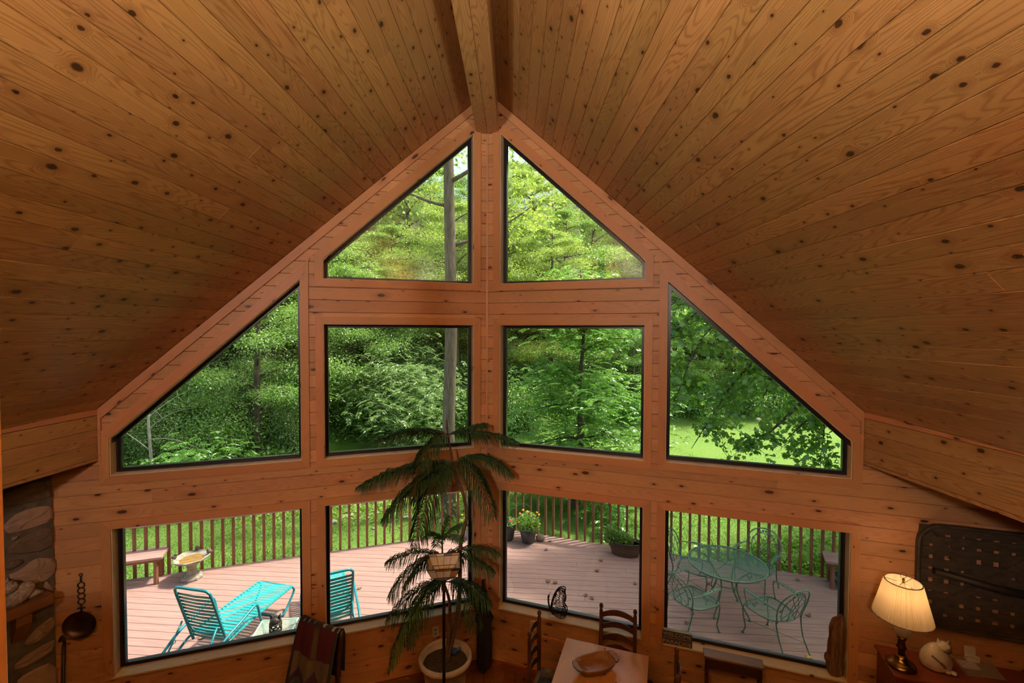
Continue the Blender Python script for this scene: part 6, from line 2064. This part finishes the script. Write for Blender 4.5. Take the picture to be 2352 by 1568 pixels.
# wing outline in local x-z, a little open
def wing(oy, tilt):
    m = MB()
    out = [(0.0, 0.06), (0.02, 0.16), (0.05, 0.26), (0.10, 0.335), (0.155, 0.355), (0.175, 0.34), (0.172, 0.29), (0.182, 0.24), (0.175, 0.19), (0.165, 0.165), (0.19, 0.13), (0.195, 0.08), (0.18, 0.03), (0.13, 0.004), (0.08, 0.012), (0.03, 0.035)]
    def P(x, z): return Vector((x, oy + tilt * x, z))
    loop = spline([P(*p) for p in out] + [P(*out[0])], 3)[:-1]
    m.tube(loop, 0.0055, 6, closed=True)
    rr = random.Random(5)
    inner = [P(0.085 + (x - 0.085) * 0.86, 0.17 + (z - 0.17) * 0.88) for x, z in out]
    m.tube(spline(inner + [inner[0]], 3)[:-1], 0.0028, 5, closed=True)
    for k in range(16):
        m.tube([loop[k * 3], inner[k]], 0.003, 5)
    # net of veins
    pts = []
    for _ in range(400):
        x, z = rr.uniform(0.01, 0.185), rr.uniform(0.02, 0.34)
        # inside test
        ins = False; j = len(out) - 1
        for i in range(len(out)):
            if ((out[i][1] > z) != (out[j][1] > z)) and (x < (out[j][0] - out[i][0]) * (z - out[i][1]) / (out[j][1] - out[i][1]) + out[i][0]): ins = not ins
            j = i
        if ins and all((x - a) ** 2 + (z - c_) ** 2 > 0.021 ** 2 for a, c_ in pts): pts.append((x, z))
    done = set()
    for i, (x, z) in enumerate(pts):
        near = sorted(range(len(pts)), key=lambda q: (pts[q][0] - x) ** 2 + (pts[q][1] - z) ** 2)[1:4]
        for q in near:
            if (q, i) in done: continue
            done.add((i, q))
            m.tube([P(x, z), P(*pts[q])], 0.0033, 5)
    return m
wing(-0.006, -0.10).build('wing', M['blackiron'], bf)
wing(0.006, 0.12).build('wing', M['blackiron'], bf)
MB().tube(spline([(0.035, 0, 0.012), (0.0, 0, 0.07), (-0.018, 0, 0.15), (-0.02, 0, 0.21), (-0.012, 0, 0.235)], 4), [0.004] * 3 + [0.010] * 10 + [0.011] * 2 + [0.012, 0.008], 8).build('body', M['blackiron'], bf, smooth=True)
for s in (-1, 1):
    MB().tube(spline([(-0.012, 0, 0.232), (-0.004, s * 0.008, 0.26), (0.006, s * 0.012, 0.272)], 3), 0.0022, 5).build('antenna', M['blackiron'], bf)

# welcome sign
sg = thing('welcome_sign', 'small grey block sign reading WELCOME and PARADISE on the sill', 'sign', on_sill(1, 2.195, 0.115), math.atan2(UD.y, UD.x))
MB().bbox((-0.148, -0.022, 0.0), (0.148, 0.022, 0.142), 0.003).build('block', plain('sign_taupe', (0.085, 0.066, 0.082), 0.6), sg)
MB().box((-0.1475, -0.0215, 0.142), (0.1475, 0.0215, 0.1435)).build('top_edge', plain('sign_blue_edge', (0.42, 0.62, 0.68), 0.5), sg)
ltm = plain('sign_lettering', (0.62, 0.58, 0.58), 0.6)
for txt, z, size, wd, ex in (('WELCOME', 0.092, 0.052, 0.280, 1.0), ('TO OUR LITTLE PIECE OF', 0.066, 0.022, 0.272, 1.0), ('PARADISE', 0.012, 0.056, 0.280, 1.0)):
    cu = bpy.data.curves.new('lettering', 'FONT'); cu.body = txt; cu.size = size; cu.align_x = 'CENTER'; cu.extrude = 0.0006
    to = bpy.data.objects.new('lettering', cu); COL.objects.link(to)
    bpy.context.view_layer.update()
    dg = bpy.context.evaluated_depsgraph_get()
    me = bpy.data.meshes.new_from_object(to.evaluated_get(dg))
    bpy.data.objects.remove(to)
    xs = [v.co.x for v in me.vertices]; k = wd / (max(xs) - min(xs)); mid = (max(xs) + min(xs)) / 2
    for v in me.vertices:
        v.co = Vector(((v.co.x - mid) * k, -0.0225 - v.co.z * 0.5, z + v.co.y))
    me.materials.clear()
    link_mesh('lettering', me, ltm, sg)

# driftwood
dw = thing('driftwood', 'upright weathered piece of driftwood at the right end of the sill', 'driftwood', on_sill(1, 3.625, 0.075), math.atan2(UD.y, UD.x))
m = MB(); K = 26; rr = random.Random(15); vs = []
sec = [(0.0, 0.048, 0.0), (0.03, 0.058, 0.0), (0.09, 0.064, -0.004), (0.15, 0.060, -0.004), (0.20, 0.066, -0.006), (0.26, 0.060, 0.0), (0.32, 0.064, 0.004), (0.38, 0.060, 0.006), (0.44, 0.062, 0.004), (0.50, 0.052, 0.008), (0.54, 0.044, 0.012), (0.565, 0.030, 0.022), (0.59, 0.010, 0.034)]
jit = [rr.uniform(-0.24, 0.24) for _ in range(K)]
for (z, r, dx) in sec:
    for k in range(K):
        a = 2 * math.pi * k / K
        q = r * (1 + jit[k] + rr.uniform(-0.10, 0.10))
        vs.append((dx + q * math.cos(a), q * 0.55 * math.sin(a), z + (rr.uniform(-0.015, 0.015) if z > 0.05 else 0)))
m.add(vs, [(i * K + k, i * K + (k + 1) % K, (i + 1) * K + (k + 1) % K, (i + 1) * K + k) for i in range(len(sec) - 1) for k in range(K)] + [tuple(range(K))[::-1], tuple((len(sec) - 1) * K + k for k in range(K))])
m.build('trunk_piece', M['drift'], dw)
MB().ball((-0.07, -0.01, 0.17), (0.028, 0.03, 0.05), 9, 6).build('knot', M['drift'], dw)

# ------------------------------------------------ red chest with lamp, cat, cards
DH = 1.20
DO = Vector((3.18, 3.733, 0))
dr = thing('red_chest', 'red-brown painted chest standing against the right wall', 'chest', DO, math.atan2(UD.y, UD.x))
MB().bbox((-0.02, -0.02, DH - 0.025), (1.62, 0.385, DH), 0.006).build('top', M['redwood'], dr)
MB().bbox((0.0, 0.0, 0.08), (1.60, 0.37, DH - 0.025), 0.004).build('body', M['redwood'], dr)
for r in range(4):
    for c_ in range(2):
        x0 = 0.04 + 0.77 * c_; z0 = 0.14 + 0.255 * r
        d_ = MB().bbox((x0, -0.016, z0), (x0 + 0.74, 0.001, z0 + 0.235), 0.004).build('drawer', M['redwood'], dr)
        for kx in (0.18, 0.56):
            MB().ball((x0 + kx, -0.028, z0 + 0.118), (0.014, 0.016, 0.014), 10, 6).build('knob', M['brass'], d_, smooth=True)
for x in (0.02, 1.52):
    for y in (0.02, 0.30):
        MB().bbox((x, y, 0), (x + 0.06, y + 0.06, 0.08), 0.004).build('foot', M['redwood'], dr)

LPX, LPY = 3.30, 3.83
lp = thing('table_lamp', 'lit brass and porcelain table lamp with a pleated cream shade', 'lamp', (LPX, LPY, DH))
MB().lathe([(0.0, 0.0), (0.105, 0.0), (0.105, 0.012), (0.098, 0.028), (0.075, 0.04), (0.055, 0.055), (0.045, 0.075), (0.04, 0.095), (0.0, 0.10)], 30).build('base', M['brass'], lp, smooth=True)
MB().lathe([(0.0, 0.09), (0.026, 0.09), (0.022, 0.13), (0.030, 0.155), (0.040, 0.165), (0.030, 0.18), (0.026, 0.225), (0.036, 0.245), (0.03, 0.255), (0.0, 0.26)], 24).build('stem', M['brass'], lp, smooth=True)
MB().lathe([(0.0, 0.25), (0.035, 0.255), (0.055, 0.285), (0.068, 0.335), (0.070, 0.375), (0.058, 0.388), (0.0, 0.392)], 26).build('urn', M['porcelain'], lp, smooth=True)
MB().lathe([(0.0705, 0.362), (0.0735, 0.367), (0.0705, 0.372)], 26).build('gilt_band', M['brass'], lp)
MB().lathe([(0.0, 0.385), (0.012, 0.385), (0.012, 0.51), (0.0, 0.51)], 12).build('socket', M['brass'], lp)
# pleated shade, translucent
shm, nt, b = new_mat('pleated_shade')
h = NT(nt)
nt.nodes.remove(b)
df = h.n('ShaderNodeBsdfDiffuse'); df.inputs[0].default_value = (0.80, 0.72, 0.62, 1)
tr_ = h.n('ShaderNodeBsdfTranslucent'); tr_.inputs[0].default_value = (0.85, 0.70, 0.48, 1)
mx = h.n('ShaderNodeMixShader'); mx.inputs[0].default_value = 0.50
h.l(df.outputs[0], mx.inputs[1]); h.l(tr_.outputs[0], mx.inputs[2])
h.l(mx.outputs[0], [n_ for n_ in nt.nodes if n_.type == 'OUTPUT_MATERIAL'][0].inputs[0])
K = 120; vs = []
lv = [(0.425, 0.202), (0.50, 0.183), (0.58, 0.162), (0.66, 0.142), (0.725, 0.125)]
rr = random.Random(2)
jit = [rr.uniform(0.5, 1.3) for _ in range(K)]
for (z, r) in lv:
    for k in range(K):
        q = r + (0.0055 if k % 2 else -0.0055) * jit[k]
        a = 2 * math.pi * (k + 0.3 * (jit[k] - 0.9)) / K
        vs.append((q * math.cos(a), q * math.sin(a), z))
MB().add(vs, [(i * K + k, i * K + (k + 1) % K, (i + 1) * K + (k + 1) % K, (i + 1) * K + k) for i in range(4) for k in range(K)]).build('shade', shm, lp)
for z, r in ((0.425, 0.203), (0.726, 0.126)):
    MB().tube([(r * math.cos(a), r * math.sin(a), z) for a in np.linspace(0, 2 * np.pi, 49)[:-1]], 0.0045, 6, closed=True).build('shade_trim', plain('shade_trim_cord', (0.40, 0.33, 0.30), 0.7), lp, smooth=True)
hp = MB().tube(spline([(0.035, 0, 0.49), (0.062, 0, 0.58), (0.035, 0, 0.68), (0, 0, 0.715), (-0.035, 0, 0.68), (-0.062, 0, 0.58), (-0.035, 0, 0.49)], 5), 0.0022, 6)
for k in range(3):
    a = 2 * math.pi * k / 3 + 0.4
    hp.tube([(0, 0, 0.712), (0.124 * math.cos(a), 0.124 * math.sin(a), 0.724)], 0.002, 5)
hp.build('harp', M['brass'], lp, smooth=True)
fn = MB().lathe([(0.0, 0.715), (0.010, 0.717), (0.006, 0.73), (0.011, 0.74), (0.006, 0.752), (0.0, 0.756)], 12)
fn.tube([(0.026 * math.cos(a), 0, 0.78 + 0.026 * math.sin(a)) for a in np.linspace(0, 2 * np.pi, 25)[:-1]], 0.002, 5, closed=True)
fn.build('finial', M['brass'], lp, smooth=True)
bum = bpy.data.materials.new('lamp_bulb_lit'); bum.use_nodes = True
bs = bum.node_tree.nodes['Principled BSDF']; bs.inputs['Base Color'].default_value = (1, 0.9, 0.7, 1)
bs.inputs['Emission Color'].default_value = (1.0, 0.62, 0.26, 1); bs.inputs['Emission Strength'].default_value = 6.0
MB().lathe([(0.0, 0.51), (0.013, 0.51), (0.018, 0.535), (0.030, 0.57), (0.028, 0.595), (0.0, 0.61)], 16).build('bulb', bum, lp, smooth=True)
ldt = bpy.data.lights.new('lamp_light', 'POINT'); ldt.energy = 2.0; ldt.color = (1.0, 0.62, 0.28); ldt.shadow_soft_size = 0.03
lo = bpy.data.objects.new('lamp_light', ldt); COL.objects.link(lo); lo.parent = lp; lo.location = (0, 0, 0.645)

# curled white cat figurine
cf = thing('cat_figurine', 'white ceramic sleeping cat figurine beside the brass lamp', 'figurine', (3.575, 3.815, DH), math.radians(-18))
cm = plain('cat_cream_glaze', (0.66, 0.58, 0.50), 0.3); cg = plain('cat_grey_points', (0.20, 0.15, 0.13), 0.4)
m = MB(); K = 24
sec = [(0.0, 0.085, 0.0), (0.02, 0.105, 0.0), (0.06, 0.112, 0.0), (0.11, 0.103, 0.008), (0.155, 0.078, 0.018), (0.185, 0.055, 0.028), (0.205, 0.03, 0.034), (0.21, 0.0, 0.036)]
m.lathe([(r, z) for z, r, _ in sec], K, sx=1.0, sy=0.78)
m.build('body', cm, cf, smooth=True)
MB().ball((0.045, -0.012, 0.195), (0.052, 0.046, 0.044), 16, 10).build('head', cm, cf, smooth=True)
MB().ball((0.058, -0.046, 0.185), (0.028, 0.018, 0.024), 12, 8).build('face_mask', cg, cf, smooth=True)
for s in (-1, 1):
    MB().tube([(0.045 + s * 0.028, -0.008, 0.222), (0.05 + s * 0.042, -0.006, 0.258)], [0.018, 0.002], 6).build('ear', cg if s > 0 else cm, cf)
MB().tube(spline([(-0.06, -0.078, 0.14), (-0.02, -0.092, 0.11), (0.01, -0.096, 0.085), (0.025, -0.095, 0.06)], 4), [0.006] * 6 + [0.009] * 5 + [0.010, 0.006], 7).build('tail', cg, cf, smooth=True)
for x in (0.055, 0.095):
    MB().ball((x, -0.062, 0.016), (0.022, 0.028, 0.016), 10, 7).build('paw', cm, cf, smooth=True)

# cards, sheet, trinket
cs = thing('card_stand', 'small white card propped in a holder near the wall', 'card', (3.955, 3.885, DH), math.atan2(UD.y, UD.x))
MB().box((-0.042, -0.01, 0.0), (0.048, 0.012, 0.05), Matrix.Rotation(0.12, 4, 'X')).build('holder', M['paper'], cs)
MB().box((-0.042, 0.014, 0.0), (0.036, 0.018, 0.115), Matrix.Rotation(-0.16, 4, 'X')).build('card', M['paper'], cs)
pq = [(3.835, 3.93), (4.098, 3.865), (4.021, 3.67), (3.749, 3.723)]
c0 = Vector((3.92, 3.80, DH))
m = MB().prism([Vector((x, y, DH)) - c0 for x, y in pq][::-1], (0, 0, 0.003))
ps = m.build('plastic_sheet', M['clear'], None); ps.location = c0 + Vector((0, 0, 0.0005))
tag(ps, 'clear plastic sheet lying on the red chest', 'sheet')
c1 = Vector((3.87, 3.86, DH + 0.004))
m = MB().prism([Vector((x, y, DH)) - Vector((c1.x, c1.y, DH)) for x, y in ((3.84, 3.905), (3.965, 3.872), (3.925, 3.775), (3.80, 3.805))][::-1], (0, 0, 0.0012))
pp = m.build('printed_note', plain('printed_note_lilac', (0.62, 0.55, 0.62), 0.7, col2=(0.34, 0.26, 0.38), scale=45), None); pp.location = c1
tag(pp, 'small lilac printed note lying on the plastic sheet', 'note')
tk_ = thing('trinket', 'tiny dark trinket at the far end of the red chest', 'ornament', (4.33, 3.80, DH))
MB().ball((0, 0, 0.022), (0.026, 0.022, 0.022), 10, 7).build('body', plain('trinket_brown', (0.22, 0.12, 0.08), 0.5), tk_, smooth=True)
MB().ball((0.0, -0.005, 0.055), (0.018, 0.016, 0.018), 10, 7).build('head', plain('trinket_red', (0.30, 0.10, 0.10), 0.5), tk_, smooth=True)
MB().tube([(0.0, 0, 0.07), (0.0, 0, 0.085)], [0.008, 0.001], 6).build('tip', M['brass'], tk_)

# ------------------------------------------------ tobacco basket on the right wall
E0, Z0_, BW, BH = 4.19, 1.42, 1.05, 0.93
bk_ = thing('tobacco_basket', 'large old dark splint basket hung on the right wall behind the lamp', 'basket', W(1, E0, Z0_, N_IN))
def BKp(e, z, n): return W(1, E0 + e, Z0_ + z, N_IN + n) - W(1, E0, Z0_, N_IN)
def rr_out(inset):
    r = 0.17 - inset * 0.5; x0, x1, y0, y1 = inset, BW - inset, inset, BH - inset
    pts = []
    for cx, cy, a0 in ((x1 - r, y0 + r, -90), (x1 - r, y1 - r, 0), (x0 + r, y1 - r, 90), (x0 + r, y0 + r, 180)):
        for k in range(6):
            a = math.radians(a0 + 18 * k); pts.append((cx + r * math.cos(a), cy + r * math.sin(a)))
    return pts
for inset, n_, rad in ((0.012, 0.075, 0.013), (0.026, 0.055, 0.011), (0.018, 0.030, 0.012)):
    MB().tube([BKp(*p, n_) for p in rr_out(inset)], rad, 6, closed=True).build('rim_hoop', M['basket'], bk_, smooth=True)
rr = random.Random(19)
def splint(p, q, n0, wd):
    a, b_ = Vector(p), Vector(q)
    d = (b_ - a).normalized(); nn = Vector((-d.y, d.x)) * wd / 2
    th = 0.005
    quad = [a - nn, b_ - nn, b_ + nn, a + nn]
    m = MB().prism([BKp(*c_, n0) for c_ in quad], BKp(0, 0, n0 + th) - BKp(0, 0, n0))
    m.build('splint', M['basket'], bk_)
for k in range(9):
    x = 0.06 + (BW - 0.12) * k / 8 + rr.uniform(-0.01, 0.01)
    splint((x, 0.035), (x + rr.uniform(-0.012, 0.012), BH - 0.035), 0.020 + 0.006 * (k % 2), 0.078)
for k in range(9):
    z = 0.06 + (BH - 0.12) * k / 8 + rr.uniform(-0.008, 0.008)
    splint((0.03, z), (BW - 0.03, z + rr.uniform(-0.012, 0.012)), 0.0275 + 0.006 * (k % 2), 0.074)
splint((0.08, 0.10), (BW - 0.10, BH - 0.10), 0.040, 0.055)
splint((0.08, BH - 0.10), (BW - 0.10, 0.10), 0.046, 0.055)
sk = thing('dark_walking_stick', 'dark polished stick laid slantwise across the big wall basket', 'stick', W(1, E0, Z0_, N_IN))
MB().tube([BKp(0.12, 0.52, 0.095), BKp(0.55, 0.44, 0.10), BKp(0.98, 0.40, 0.10)], [0.030, 0.034, 0.038], 10).build('shaft', M['iron_old'], sk, smooth=True)
MB().tube([BKp(0.96, 0.40, 0.10), BKp(1.0, 0.395, 0.10)], 0.042, 10).build('end_cap', plain('stick_metal_cap', (0.25, 0.22, 0.2), 0.2, metal=1.0), sk, smooth=True)
